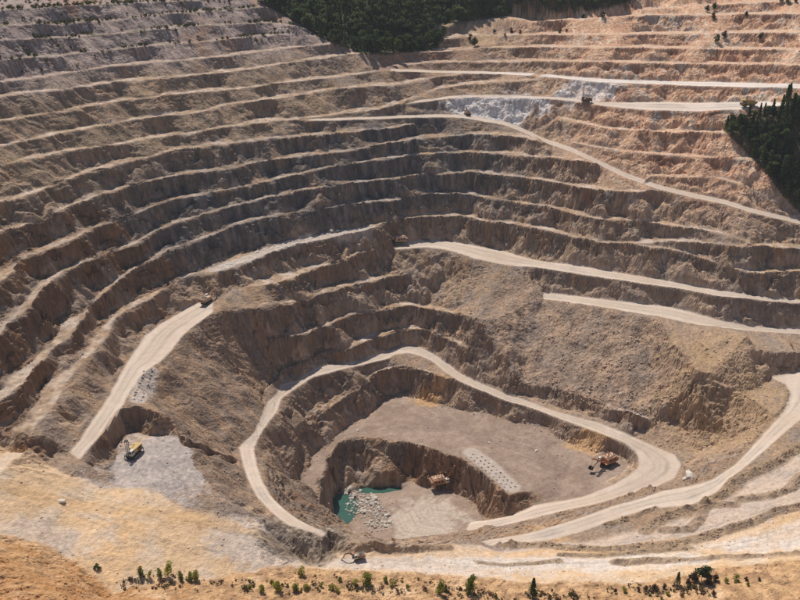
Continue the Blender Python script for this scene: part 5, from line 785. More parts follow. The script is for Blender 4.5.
RB = [(218, 268), (232, 264), (246, 259), (262, 252.5), (280, 247), (300, 241), (318, 237), (338, 233)]
for k in range(26):
    t = k / 25 * (len(RB) - 1); i = min(int(t), len(RB) - 2); f = t - i
    bx_ = RB[i][0] + (RB[i + 1][0] - RB[i][0]) * f; by_ = RB[i][1] + (RB[i + 1][1] - RB[i][1]) * f
    spots.append((bx_, by_ - 1.2)); 
    if k < 18: spots.append((bx_ + 3, by_ + 2.0))
heaps(spots, heap_white, 'rubble_heap', 'pale dumped rubble heap in the row along the whitish bench', 'rubble heap', 'pale rubble heaps along the whitish bench', 1.15, .75, 1.0)
spots = []
A0, A1 = np.array([466., 458.5]), np.array([505., 493.]); nrm = np.array([9.5, -5.0])
for i in range(11):
    for j in range(4):
        t = (i + .3 * (j % 2)) / 10.5
        q = A0 + (A1 - A0) * t + nrm * (j * .38)
        if i == 0 and j > 2: continue
        spots.append(tuple(q))
heaps(spots, heap_cut, 'drill_cuttings_heap', 'small dark heap of drill cuttings on the pale strip above the sump', 'drill cuttings', 'blast hole rows above the sump', .6, .42, .16)
spots = []
for i in range(10):
    t = i / 9; c0 = (143 - 10 * t, 372 + 28 * t)
    spots.append((c0[0] + 1, c0[1])); spots.append((c0[0] + 9, c0[1] + 1.5))
heaps(spots, heap_cut, 'drill_cuttings_heap', 'small dark heap of drill cuttings beside the left haul road', 'drill cuttings', 'blast hole rows beside the left haul road', .6, .42, .2)

# single rocks that stand out
big = [rock_mesh('boulder', 300 + i, M_WHITE, 2) for i in range(4)]
for px, py, s, lab in ((690, 479, 3.0, 'large white boulder heap of rock between the two haul roads at the bend'), (685, 480, 1.6, 'smaller white rock leaning on the big white boulder at the bend'),
                       (536, 451.5, 1.0, 'white block lying alone on the upper pit floor by its far wall'), (489, 443.5, .9, 'white block on the upper pit floor above the drill rows'),
                       (358, 431, .9, 'white block on the upper pit floor at its left end'), (391, 435, .8, 'white block at the brink of the sump wall'),
                       (62, 503, 1.5, 'pale block lying alone on the yellow terrace'), (620, 396, 1.0, 'pale boulder resting on the tan scree above the lower haul road'), (571, 452, .6, 'small pale block near the far wall of the upper pit floor')):
    x, y, z = put(px, py)
    o = link_mesh('boulder', random.choice(big)); o.location = (x, y, z + .25 * s); o.rotation_euler.z = random.uniform(0, 6); o.scale = (s, s * .8, s * .8)
    tag(o, lab, 'boulder')

# loose rubble strewn over the ground: too many to count
def instances(name, protos, P, S, ang, mat, colours=None, tilt=.5):
    """joins copies of small prototype meshes (verts, faces) into one mesh"""
    vs_all, fs_all, cs = [], [], []
    off = 0; which = rng.randint(0, len(protos), len(P))
    for k, (pv, pf) in enumerate(protos):
        sel = np.where(which == k)[0]
        if not len(sel): continue
        ca, sa = np.cos(ang[sel])[:, None], np.sin(ang[sel])[:, None]
        tl = rng.uniform(-tilt, tilt, len(sel))[:, None]; ct, st_ = np.cos(tl), np.sin(tl)
        X, Y, Z = pv[None, :, 0] * np.ones((len(sel), 1)), pv[None, :, 1] * np.ones((len(sel), 1)), pv[None, :, 2] * np.ones((len(sel), 1))
        Y, Z = Y * ct - Z * st_, Y * st_ + Z * ct
        X, Y = X * ca - Y * sa, X * sa + Y * ca
        v = np.stack([X * S[sel, 0:1], Y * S[sel, 0:1], Z * S[sel, 1:2]], 2) + P[sel][:, None, :]
        f = pf[None] + (np.arange(len(sel)) * len(pv))[:, None, None] + off
        vs_all.append(v.reshape(-1, 3)); fs_all.append(f.reshape(-1, pf.shape[1])); off += v.shape[0] * v.shape[1]
        if colours is not None: cs.append(np.repeat(colours[sel], len(pv), 0))
    me = mesh_from(name, np.concatenate(vs_all), np.concatenate(fs_all), mat, np.concatenate(cs) if colours is not None else None, False)
    return link_mesh(name, me)
def proto(me):
    v = np.array([q.co[:] for q in me.vertices]); f = np.array([p.vertices[:] for p in me.polygons]); return v, f
small = []
for i in range(6):
    me = rock_mesh('loose_rubble', 500 + i, M_BROWN, 1); small.append(proto(me)); bpy.data.meshes.remove(me)
m, nt, b = new_mat('loose_rubble'); at = N(nt, 'ShaderNodeAttribute', attribute_name='albedo'); nt.links.new(at.outputs['Color'], b.inputs['Base Color']); b.inputs['Roughness'].default_value = .95
M_RUB = m
cand = 380000
ry_ = 150 + (690 - 150) * rng.rand(cand) ** 1.15; rx_ = rng.uniform(-1, 1, cand) * (.5 * np.hypot(ry_, 120) + 5)
rd = samp(Rd, rx_, ry_); rs = samp(Sm, rx_, ry_); ru = samp(Ur, rx_, ry_)
bund = np.zeros(cand)
for pts, h, hw in BUNDW: bund = np.maximum(bund, np.clip(1.2 - polyline_dist(rx_, ry_, pts) / hw, 0, 1))
scree = blob(rx_, ry_, 640, 370, 95, 60)
front = FRONTM(rx_, ry_); nearm = NEARM(rx_, ry_)
clump = np.clip(.25 + 1.8 * fbm(rx_ / 12, ry_ / 12, 3, 401), 0, 1)
toe = np.exp(-((ru - .06) / .12) ** 2) * sstep(.2, .5, samp(box(Sr, 8), rx_, ry_))
dens = clump * (.10 * sstep(.3, .8, rs) + .55 * toe + .55 * scree * sstep(.25, .45, rs) + .7 * bund + .16 * front + .05 * nearm + .04 + .8 * blob(rx_, ry_, 368, 513, 13, 17)) * (1 - sstep(.1, .4, rd)) * (ry_ < 640)
keep = rng.rand(cand) < dens * .62
rx_, ry_ = rx_[keep], ry_[keep]
print('rubble', len(rx_))
hz = height(rx_, ry_)
cc = ground_colour(rx_, ry_, hz[0], hz[1], hz[2], hz[3], hz[4])
sz = .16 + .5 * rng.rand(len(rx_)) ** 3.2 + .6 * scree[keep] * rng.rand(len(rx_)) ** 4
cc = np.clip(cc * (.75 + .65 * rng.rand(len(rx_), 1)), .02, .8)
o = instances('loose_rubble', small, np.stack([rx_, ry_, hz[0] + .1 * sz], 1), np.stack([sz, sz], 1), rng.rand(len(rx_)) * 6.28, M_RUB, cc)
tag(o, 'loose broken rock strewn over the pit walls, screes and roadsides', 'rubble', None, 'stuff')

# ------------------------------------------------------------------ mining machines
def paint(name, c):
    m = plain(name, c, .7, 0, .35, .9); nt = m.node_tree; b = nt.nodes['Principled BSDF']
    src = b.inputs['Base Color'].links[0].from_socket
    no = N(nt, 'ShaderNodeTexNoise'); no.inputs['Scale'].default_value = 1.7; no.inputs['Detail'].default_value = 6
    tc = N(nt, 'ShaderNodeTexCoord'); nt.links.new(tc.outputs['Object'], no.inputs['Vector'])
    mr = N(nt, 'ShaderNodeMapRange'); mr.inputs['From Min'].default_value = .35; mr.inputs['From Max'].default_value = .7; mr.inputs['To Max'].default_value = .6
    nt.links.new(no.outputs['Fac'], mr.inputs['Value'])
    mx = N(nt, 'ShaderNodeMix', data_type='RGBA'); mx.inputs['B'].default_value = (.33, .27, .21, 1)
    nt.links.new(mr.outputs[0], mx.inputs['Factor']); nt.links.new(src, mx.inputs['A']); nt.links.new(mx.outputs['Result'], b.inputs['Base Color'])
    return m
M_ORANGE = paint('orange_paint', (.50, .20, .085)); M_ORANGE2 = paint('faded_orange_paint', (.55, .33, .22)); M_YELLOW = paint('yellow_paint', (.56, .35, .09))
M_RUST = paint('rust_brown_paint', (.22, .105, .055)); M_STEEL = plain('dark_steel', (.045, .042, .04), .6, .3, .3, 1.5); M_OFFW = paint('off_white_paint', (.70, .67, .60))
M_RUBBER = plain('black_rubber', (.022, .021, .02), .8); M_GREY = plain('worn_grey_steel', (.22, .20, .18), .5, .4, .25, 1.2)
m, nt, b = new_mat('cab_glass'); b.inputs['Base Color'].default_value = (.02, .03, .035, 1); b.inputs['Roughness'].default_value = .06; M_GLASS = m
def stadium(l, h, n=7):
    r_ = h / 2; p = []
    for i in range(n + 1): t = -math.pi / 2 + math.pi * i / n; p.append((l / 2 - r_ + r_ * math.cos(t), r_ + r_ * math.sin(t)))
    for i in range(n + 1): t = math.pi / 2 + math.pi * i / n; p.append((-l / 2 + r_ + r_ * math.cos(t), r_ + r_ * math.sin(t)))
    return p
def crawlers(t, l, h, wid, gap, rz=0.0):
    ca, sa = math.cos(rz), math.sin(rz)
    for s in (-1, 1):
        mb = MB(); mb.prism(stadium(l, h), s * gap - wid / 2, s * gap + wid / 2)
        k = MB()
        for i in range(6): k.drum((-l / 2 + h / 2 + i * (l - h) / 5, s * (gap + wid / 2 + .04), h * .45), (0, 1, 0), h * .3, .14, 12)
        c = mb.build('crawler', M_STEEL, t); c.rotation_euler.z = rz
        w_ = k.build('track_wheel', M_GREY, c)
def pane(t, *b): return MB().box(*b).build('window', M_GLASS, t)
def bucket(mb_name, t, at, fwd, wid, size, mat):
    """open digging bucket, mouth along fwd (x,z)"""
    fx, fz = fwd; l = math.hypot(fx, fz); fx /= l; fz /= l; ux, uz = -fz, fx
    def P(a, b_): return (at[0] + fx * a + ux * b_, at[2] + fz * a + uz * b_)
    mb = MB(); s = size; th = .14
    y0, y1 = at[1] - wid / 2, at[1] + wid / 2
    mb.prism([P(0, 0), P(s, 0), P(s, th), P(th, th)], y0, y1)                       # floor
    mb.prism([P(0, 0), P(th, th), P(th, s * .9), P(0, s)], y0, y1)                     # back
    for a, b_ in ((y0, y0 + th), (y1 - th, y1)): mb.prism([P(0, 0), P(s, 0), P(s * .85, s * .9), P(0, s)], a, b_)
    o = mb.build('bucket', mat, t)
    k = MB()
    for i in range(5):
        y = y0 + (i + .5) * wid / 5; q = P(s, th / 2); e = P(s + .45, 0)
        k.bar((q[0], y, q[1]), (e[0], y, e[1]), .22, .2, .1, .06)
    k.build('tooth', M_GREY, o)
def rope_shovel(px, py, face, label, body, s=1.0, boom_up=.9, swing_tracks=.4):
    x, y, z = put(px, py); t = empty('rope_shovel', (x, y, z + .05), face); t.scale = (s, s, s)
    tag(t, label, 'rope shovel', 'machines working in the pit')
    crawlers(t, 7.6, 1.7, 1.4, 2.3, swing_tracks)
    MB().box(-1.6, 1.6, -1.7, 1.7, .7, 1.9, .1).drum((0, 0, 2.0), (0, 0, 1), 1.9, .5, 24).build('undercarriage', M_STEEL, t)
    h = MB().box(-6.2, 3.0, -3.0, 3.0, 2.3, 2.75, .05).box(-6.0, 2.2, -2.9, 2.9, 2.75, 5.6, .12, (-5.8, 2.0, -2.6, 2.6)).build('house', body, t)
    MB().box(-5.6, 1.8, -2.0, 2.0, 5.6, 6.15, .1, (-5.4, 1.6, -1.5, 1.5)).build('roof_hatch', M_ORANGE2, h)
    MB().drum((-4.4, 1.0, 6.5), (0, 0, 1), .28, 1.0, 12).build('exhaust_stack', M_STEEL, h)
    for yy in (-2.93, 2.93):
        for xx in (-4.8, -2.8, -.8):
            MB().box(xx, xx + 1.1, yy - .04 if yy > 0 else yy - .06, yy + .06 if yy > 0 else yy + .04, 3.4, 4.7).build('side_vent', M_STEEL, h)
    MB().box(-7.1, -6.0, -2.9, 2.9, 2.3, 4.6, .25).build('counterweight', M_RUST, t)
    c = MB().box(2.0, 4.2, -3.1, -1.2, 2.75, 5.3, .1).build('cab', M_OFFW, t)
    pane(c, 4.16, 4.24, -2.95, -1.35, 3.9, 5.0); pane(c, 2.4, 3.9, -3.14, -3.06, 3.9, 5.0)
    bx_, bz_ = 2.2 + 11.0 * math.cos(boom_up), 2.9 + 11.0 * math.sin(boom_up)
    bo = MB()
    for yy in (-.75, .75): bo.bar((2.4, yy, 2.9), (bx_, yy * .6, bz_), .45, 1.1, .3, .6)
    for k in range(1, 6): f = k / 6; bo.bar((2.4 + (bx_ - 2.4) * f, -.75, 2.9 + (bz_ - 2.9) * f), (2.4 + (bx_ - 2.4) * f, .75, 2.9 + (bz_ - 2.9) * f), .25, .25)
    bo.drum((bx_, 0, bz_), (0, 1, 0), .75, 1.1, 18)
    bo.build('boom', body, t)
    af = MB()
    for yy in (-1.2, 1.2): af.bar((1.0, yy, 5.6), (-.6, yy * .6, 9.0), .3, .3); af.bar((-3.4, yy, 5.6), (-.6, yy * .6, 9.0), .25, .25)
    af.bar((-.6, -.8, 9.0), (-.6, .8, 9.0), .3, .3); af.build('gantry', M_RUST, t)
    rp = MB()
    for yy in (-.5, .5): rp.bar((-.6, yy, 9.0), (bx_, yy * .8, bz_ + .4), .09, .09)
    rp.build('suspension_rope', M_STEEL, t)
    mx, mz = 2.4 + (bx_ - 2.4) * .45, 2.9 + (bz_ - 2.9) * .45
    ex, ez = mx + 5.4, mz - 3.6
    MB().bar((mx - 2.4, 0, mz + 1.6), (ex, 0, ez), .6, .6, .5, .6).build('dipper_stick', M_RUST, t)
    bucket('bucket', t, (ex, 0, ez - .9), (.75, .35), 2.1, 2.2, M_STEEL)
    MB().bar((bx_, 0, bz_), (ex + .6, 0, ez + .6), .08, .08).build('hoist_rope', M_STEEL, t)
    la = MB()
    for yy in (-3.05, 3.05):
        for k in range(5): la.bar((-5.8 + k * 2.0, yy, 2.75), (-5.8 + k * 2.0, yy, 3.75), .06, .06)
        la.bar((-5.8, yy, 3.75), (2.2, yy, 3.75), .06, .06)
    la.build('handrail', M_GREY, t)
    return t
def excavator(px, py, face, label, body, s=1.0, reach=1.0, tracks=.3, group='machines working in the pit'):
    x, y, z = put(px, py); t = empty('excavator', (x, y, z + .05), face); t.scale = (s, s, s)
    tag(t, label, 'excavator', group)
    crawlers(t, 5.6, 1.25, .8, 1.55, tracks)
    MB().box(-1.2, 1.2, -1.2, 1.2, .5, 1.35, .08).drum((0, 0, 1.4), (0, 0, 1), 1.2, .3, 20).build('undercarriage', M_STEEL, t)
    h = MB().box(-3.2, 2.0, -1.75, 1.75, 1.55, 3.3, .16, (-3.0, 1.9, -1.6, 1.6)).build('house', body, t)
    MB().box(-2.6, -.6, -1.1, .9, 3.3, 3.6, .06).build('engine_cover', M_STEEL, h)
    MB().drum((-1.0, 1.2, 3.7), (0, 0, 1), .12, .8, 10).build('exhaust_stack', M_STEEL, h)
    MB().prism([(-3.9, 1.5), (-3.1, 1.5), (-3.1, 3.1), (-3.6, 3.0), (-3.9, 2.5)], -1.75, 1.75).build('counterweight', M_RUST, t)
    c = MB().box(.5, 2.4, .5, 1.8, 1.6, 3.9, .1, (.6, 2.1, .6, 1.7)).build('cab', M_OFFW, t)
    pane(c, 2.26, 2.38, .65, 1.65, 2.4, 3.5); pane(c, .8, 2.1, 1.74, 1.84, 2.5, 3.6); pane(c, .8, 2.1, .48, .56, 2.6, 3.6)
    k1 = (1.8, -.3, 2.2); k2 = (1.8 + 2.6 * reach, -.3, 5.0); k3 = (1.8 + 5.6 * reach, -.3, 4.6); k4 = (1.8 + 6.8 * reach, -.3, 1.6)
    MB().bar(k1, k2, .5, .7, .55, .85).bar(k2, k3, .55, .85, .4, .45).build('boom', body, t)
    MB().bar((k3[0] - .5, -.3, k3[2] + .6), k4, .4, .6, .35, .4).build('dipper_stick', body, t)
    MB().bar((2.2, .05, 1.9), (k2[0], .05, k2[2] - .5), .18, .18).bar((k2[0] + .4, -.3, k2[2] + .5), (k3[0] - .4, -.3, k3[2] + .7), .16, .16).build('hydraulic_ram', M_GREY, t)
    bucket('bucket', t, (k4[0] + .3, -.3, k4[2] - .2), (-.5, -.6), 1.4, 1.2, M_STEEL)
    return t
def drill_rig(px, py, face, label, body, cabm, s=1.0, mast=10.5, lean=0.0):
    x, y, z = put(px, py); t = empty('drill_rig', (x, y, z + .05), face); t.scale = (s, s, s)
    tag(t, label, 'drill rig', 'machines working in the pit')
    crawlers(t, 5.2, 1.3, .8, 1.6)
    MB().box(-4.2, 3.4, -1.7, 1.7, 1.3, 1.75, .06).build('deck', M_STEEL, t)
    h = MB().box(-4.0, .8, -1.5, 1.5, 1.75, 3.5, .12, (-3.9, .7, -1.4, 1.4)).build('machinery_house', body, t)
    for yy in (-1.46, 1.46): MB().box(-3.2, -1.0, yy - .05, yy + .05, 2.1, 3.1).build('side_vent', M_STEEL, h)
    c = MB().box(1.2, 3.2, .3, 1.7, 1.75, 4.0, .1).build('cab', cabm, t)
    pane(c, 3.16, 3.24, .45, 1.55, 2.7, 3.7); pane(c, 1.5, 2.9, 1.66, 1.74, 2.7, 3.7)
    ms = MB(); dx = lean
    for a, b_ in ((-.45, -.45), (.45, -.45), (.45, .45), (-.45, .45)): ms.bar((2.3 + a, -.7 + b_, 1.2), (2.3 + a - dx * mast, -.7 + b_, mast), .13, .13)
    n = int(mast / 1.2)
    for k in range(n):
        z0 = 1.4 + k * (mast - 1.6) / n; z1 = z0 + (mast - 1.6) / n; o0 = -dx * z0; o1 = -dx * z1
        ms.bar((1.85 + o0, -1.15, z0), (2.75 + o1, -1.15, z1), .08, .08); ms.bar((1.85 + o0, -.25, z0), (2.75 + o1, -.25, z1), .08, .08)
        ms.bar((1.85 + o0, -1.15, z0), (1.85 + o1, -.25, z1), .08, .08)
    ms.box(1.8 - dx * mast, 2.8 - dx * mast, -1.2, -.2, mast - .2, mast + .3, .05)
    ms.build('mast', M_RUST if body is M_RUST else M_STEEL, t)
    MB().drum((2.3 - dx * 4, -.7, 4.4), (dx, 0, 1) if dx else (0, 0, 1), .14, 6, 10).build('drill_string', M_GREY, t)
    MB().bar((-2.2, -.7, 3.5), (2.0 - dx * 6, -.7, 6), .16, .16).build('mast_brace', M_STEEL, t)
    for a, b_ in ((-3.8, -1.8), (-3.8, 1.8), (3.2, -1.8)): MB().drum((a, b_, .9), (0, 0, 1), .14, 1.7, 10).drum((a, b_, .1), (0, 0, 1), .4, .15, 12).build('levelling_jack', M_GREY, t)
    return t
def dump_truck(px, py, face, label, body, s=1.0):
    x, y, z = put(px, py); t = empty('dump_truck', (x, y, z + .03), face); t.scale = (s, s, s)
    tag(t, label, 'dump truck', 'machines working in the pit')
    MB().box(-3.8, 4.2, -.9, .9, 1.0, 1.8, .06).build('chassis', M_STEEL, t)
    for xx, ys_ in ((2.6, (-1.75, 1.75)), (-2.2, (-1.9, -1.1, 1.1, 1.9))):
        for yy in ys_:
            w_ = empty('wheel', (0, 0, 0)); w_.parent = t
            MB().drum((xx, yy, 1.05), (0, 1, 0), 1.05, .66, 24).build('tyre', M_RUBBER, w_, False)
            MB().drum((xx, yy + (.1 if yy > 0 else -.1), 1.05), (0, 1, 0), .55, .6, 16).build('rim', body, w_)
    bd = MB().prism([(-4.8, 3.0), (-3.6, 2.0), (1.8, 2.0), (2.4, 4.3), (5.0, 4.5), (5.0, 4.7), (2.2, 4.55), (1.55, 2.25), (-3.5, 2.25), (-4.7, 3.15)], -2.1, 2.1)
    for a, b_ in ((-2.15, -2.0), (2.0, 2.15)): bd.prism([(-4.8, 3.0), (-3.6, 2.0), (1.8, 2.0), (2.4, 4.3), (-4.6, 3.9)], a, b_)
    bd.build('dump_bed', body, t)
    MB().box(3.4, 5.0, -1.7, 1.7, 1.2, 2.6, .1).build('engine_hood', body, t)
    c = MB().box(2.3, 3.9, .2, 1.9, 2.0, 4.2, .08).build('cab', body, t); pane(c, 3.86, 3.94, .35, 1.75, 3.1, 4.0); pane(c, 2.6, 3.6, 1.86, 1.94, 3.1, 4.0)
    g = MB()
    for k in range(5): g.box(5.0, 5.06, -1.3, 1.3, 1.4 + k * .22, 1.5 + k * .22)
    g.build('grille', M_STEEL, t)
    for yy in (-1.4, 1.4): MB().drum((5.03, yy, 1.7), (1, 0, 0), .16, .12, 12).build('headlight', M_OFFW, t)
    MB().box(2.6, 5.2, -2.0, 2.0, 2.55, 2.7).build('walkway', M_GREY, t)
    return t
rope_shovel(441, 484, R(18), 'bright orange rope shovel digging the sump wall above the pool', M_ORANGE, .85, .95, 1.2)
rope_shovel(606, 465, R(212), 'orange rope shovel parked under the road bend on the upper pit floor', M_ORANGE, .85, .55, .6)
rope_shovel(398, 244, R(190), 'faded orange rope shovel at the dark end of the wide mid haul road', M_ORANGE2, .85, .8, 0)
excavator(207, 303, R(60), 'pale orange excavator at the top of the left haul road', M_ORANGE2, 1.1, .8)
excavator(358, 560, R(196), 'rusty brown excavator on the grey near terrace below the pool', M_RUST, .68, 1.0, .1)
excavator(467, 115, R(100), 'small brown excavator on the white ledge under the pale blue face', M_RUST, .9, .7)
drill_rig(134, 456, R(250), 'yellow and white drill rig on the grey pit floor at left', M_YELLOW, M_OFFW, 1.05, 8.0)
drill_rig(586, 102.5, R(170), 'brown drill rig with tall mast on the upper white road', M_RUST, M_RUST, 1.0, 12.0)
dump_truck(748, 107, R(178), 'yellow dump truck on the white road by the dark trees', M_YELLOW, 1.05)

# ------------------------------------------------------------------ trees and shrubs
def leaf_mat(name, a, b_, c):
    m, nt, b = new_mat(name)
    no = N(nt, 'ShaderNodeTexNoise'); no.inputs['Scale'].default_value = .8; no.inputs['Detail'].default_value = 5
    g = N(nt, 'ShaderNodeNewGeometry'); nt.links.new(g.outputs['Position'], no.inputs['Vector'])
    cr = N(nt, 'ShaderNodeValToRGB'); e = cr.color_ramp.elements
    e[0].position = .3; e[0].color = a + (1,); e[1].position = .7; e[1].color = c + (1,); k = e.new(.5); k.color = b_ + (1,)
    ri = N(nt, 'ShaderNodeMath', operation='MULTIPLY_ADD'); ri.inputs[1].default_value = .55; ri.inputs[2].default_value = -.24
    oi = N(nt, 'ShaderNodeObjectInfo'); nt.links.new(oi.outputs['Random'], ri.inputs[0])
    ad = N(nt, 'ShaderNodeMath', operation='ADD'); nt.links.new(no.outputs['Fac'], ad.inputs[0]); nt.links.new(ri.outputs[0], ad.inputs[1])
    nt.links.new(ad.outputs[0], cr.inputs['Fac']); nt.links.new(cr.outputs[0], b.inputs['Base Color'])
    b.inputs['Roughness'].default_value = .75; b.inputs['Specular IOR Level'].default_value = .2
    tr = N(nt, 'ShaderNodeBsdfTranslucent'); nt.links.new(cr.outputs[0], tr.inputs['Color'])
    mx = N(nt, 'ShaderNodeMixShader'); mx.inputs[0].default_value = .46
    nt.links.new(b.outputs[0], mx.inputs[1]); nt.links.new(tr.outputs[0], mx.inputs[2])
    nt.links.new(mx.outputs[0], nt.nodes['Material Output'].inputs['Surface'])
    return m
M_DARKLEAF = leaf_mat('dark_needles', (.026, .050, .024), (.052, .084, .036), (.115, .150, .055))
M_LEAF = leaf_mat('broad_leaves', (.035, .056, .020), (.062, .090, .030), (.105, .135, .042))
M_YELLEAF = leaf_mat('yellow_green_leaves', (.15, .17, .03), (.26, .27, .045), (.38, .36, .07))
M_OLIVE = leaf_mat('olive_scrub_leaves', (.05, .05, .024), (.085, .08, .03), (.14, .12, .045))
M_DRYLEAF = leaf_mat('dry_brown_leaves', (.060, .035, .022), (.10, .055, .035), (.15, .085, .05))
M_BARK = plain('bark', (.09, .065, .045), .9, 0, .3, 3)
def leaf_quads(centers, size, rnd, up=.35):
    n = len(centers)
    a = rnd.normal(size=(n, 3)); a[:, 2] *= .6; a /= np.linalg.norm(a, axis=1)[:, None]
    b_ = rnd.normal(size=(n, 3)); b_ -= a * (a * b_).sum(1)[:, None]; b_ /= np.linalg.norm(b_, axis=1)[:, None]
    s = size * rnd.uniform(.6, 1.3, (n, 1))
    v = np.stack([centers - a * s, centers + b_ * s * .6 , centers + a * s, centers - b_ * s * .6], 1)
    return v.reshape(-1, 3), np.arange(n * 4).reshape(n, 4)
def conifer_geo(h, r_, n, size, seed):
    rnd = np.random.RandomState(seed); pts = []
    for k in range(n):
        t = rnd.rand() ** .8; z = h * (.12 + .88 * t)
        lay = .72 + .28 * math.cos(t * 34 + seed)                    # whorls
        rr = r_ * (1 - t) ** .85 * lay * rnd.uniform(.35, 1.05) + .08
        an = rnd.rand() * 6.283; pts.append((rr * math.cos(an), rr * math.sin(an), z - .18 * rr))
    return leaf_quads(np.array(pts), size, rnd)
def broad_geo(h, r_, n, size, seed, base=.25, lobes=9):
    rnd = np.random.RandomState(seed); L_ = []
    for k in range(lobes):
        an = rnd.rand() * 6.283; rr = r_ * rnd.uniform(.15, .62); z = h * rnd.uniform(base + .12, .86)
        L_.append((rr * math.cos(an), rr * math.sin(an), z, r_ * rnd.uniform(.32, .56)))
    pts = []
    while len(pts) < n:
        c = L_[rnd.randint(lobes)]; d_ = rnd.normal(size=3); d_ /= np.linalg.norm(d_)
        q = np.array(c[:3]) + d_ * c[3] * rnd.uniform(.55, 1.08) * np.array((1, 1, .85))
        if q[2] > h * .06: pts.append(q)
    return leaf_quads(np.array(pts), size, rnd)
def trunk_geo(h, r_, n=7, limbs=4, seed=0, ch=.55):
    rnd = random.Random(seed); mb = MB()
    mb.drum((0, 0, h * .5 - .4), (0, 0, 1), r_, h + .8, n, r_ * .35)
    for k in range(limbs):
        an = rnd.uniform(0, 6.28); z = h * rnd.uniform(.3, .8); l = h * rnd.uniform(.2, .35)
        mb.bar((0, 0, z), (l * math.cos(an), l * math.sin(an), z + l * ch), r_ * .7, r_ * .7, r_ * .2, r_ * .2)
    bmesh.ops.recalc_face_normals(mb.bm, faces=mb.bm.faces)
    me = bpy.data.meshes.new('trunk'); mb.bm.to_mesh(me); mb.bm.free(); me.materials.append(M_BARK); return me
def crown_mesh(geo, mat): return mesh_from('crown', geo[0], geo[1], mat, None, False)
CON = [conifer_geo(10, 2.3, 620, .48, 10 + i) for i in range(4)]
BRO = [broad_geo(9, 3.4, 800, .50, 30 + i) for i in range(5)]
con_m = [crown_mesh(g, M_DARKLEAF) for g in CON]; bro_m = [crown_mesh(g, M_DARKLEAF if i % 2 else M_LEAF) for i, g in enumerate(BRO)]
con_t = [trunk_geo(9.2, .22, 7, 3, i) for i in range(2)]; bro_t = [trunk_geo(6.0, .26, 7, 5, 9 + i) for i in range(2)]
def add_tree(name, x, y, z, s, crown, trunk, label, cat, group, zs=1.0):
    t = empty(name, (x, y, z - .15), random.uniform(0, 6.28)); t.scale = (s, s, s * zs)
    tag(t, label, cat, group)
    link_mesh('trunk', trunk, t); link_mesh('crown', crown, t)
    return t
def grow(poly, x0, x1, y0, y1, step, tries):
    xs_ = np.random.RandomState(5).uniform(x0, x1, tries); ys_ = np.random.RandomState(6).uniform(y0, y1, tries)
    zs_ = height(xs_, ys_)[0]; out = []; grid = {}
    for x, y, z in zip(xs_, ys_, zs_):
        px, py = to_px(x, y, z)
        if not in_poly(px, py, poly): continue
        c = (int(x / step), int(y / step))
        if any((x - a) ** 2 + (y - b_) ** 2 < step * step for i in (-1, 0, 1) for j in (-1, 0, 1) for a, b_ in grid.get((c[0] + i, c[1] + j), ())): continue
        grid.setdefault(c, []).append((x, y)); out.append((x, y, float(z), px, py))
    return out
right = grow(RIGHT, 190, 330, 440, 580, 3.6, 6000)
print('right wood', len(right))
for k, (x, y, z, px, py) in enumerate(right):
    if random.random() < .5:
        add_tree('conifer_tree', x, y, z, random.uniform(.8, 1.4), random.choice(con_m), random.choice(con_t), 'dark conifer in the wood on the right-hand pit slope', 'tree', 'trees of the wood on the right-hand slope', random.uniform(.95, 1.2))
    else:
        add_tree('broadleaf_tree', x, y, z, random.uniform(.75, 1.2), random.choice(bro_m), random.choice(bro_t), 'rounded dark green tree in the wood on the right-hand pit slope', 'tree', 'trees of the wood on the right-hand slope')
up = grow(UPPER, -190, 260, 585, 825, 3.9, 40000)
print('upper wood', len(up))
up.sort(key=lambda q: -q[4])
n_ind = max(0, 290 - len(right))
for k, (x, y, z, px, py) in enumerate(up[:n_ind]):
    if random.random() < .3:
        add_tree('conifer_tree', x, y, z, random.uniform(.8, 1.2), random.choice(con_m), random.choice(con_t), 'dark conifer at the lower edge of the wood above the pit', 'tree', 'trees along the edge of the upper wood')
    else:
        add_tree('broadleaf_tree', x, y, z, random.uniform(.6, 1.4), random.choice(bro_m), random.choice(bro_t), 'rounded dark green tree at the lower edge of the wood above the pit', 'tree', 'trees along the edge of the upper wood')
rest = np.array([q[:3] for q in up[n_ind:]])
if len(rest):
    S = rng.uniform(.65, 1.4, (len(rest), 1)) * np.ones((1, 2))
    FAR = [broad_geo(9, 3.4, 150, 1.05, 230 + i) for i in range(5)] + [conifer_geo(10, 2.3, 130, .95, 240 + i) for i in range(2)]
    o = instances('distant_wood', FAR, rest, S, rng.rand(len(rest)) * 6.28, M_DARKLEAF, None, .05)
    tag(o, 'dense dark green wood covering the hill above the pit', 'wood', None, 'stuff')
# shrubs and saplings
BUSH = [broad_geo(2.4, 1.3, 420, .20, 60 + i, .05, 8) for i in range(4)]
SAP = [conifer_geo(5.0, 1.15, 700, .20, 80 + i) for i in range(3)]
STREE = [broad_geo(5.2, 1.9, 950, .22, 70 + i, .12, 10) for i in range(3)]
sap_t = trunk_geo(4.5, .09, 6, 2, 5); bush_t = trunk_geo(1.6, .06, 5, 4, 6, .9); stree_t = trunk_geo(4.0, .12, 6, 5, 8)
bush_m = [crown_mesh(g, M_YELLEAF) for g in BUSH]; dry_m = [crown_mesh(g, M_DRYLEAF) for g in BUSH[:2]]; green_m = [crown_mesh(g, M_LEAF) for g in BUSH]
sap_m = [crown_mesh(g, M_YELLEAF) for g in SAP]; sapd_m = [crown_mesh(g, M_LEAF) for g in SAP]; stree_m = [crown_mesh(g, M_LEAF if i == 2 else M_YELLEAF) for i, g in enumerate(STREE)]
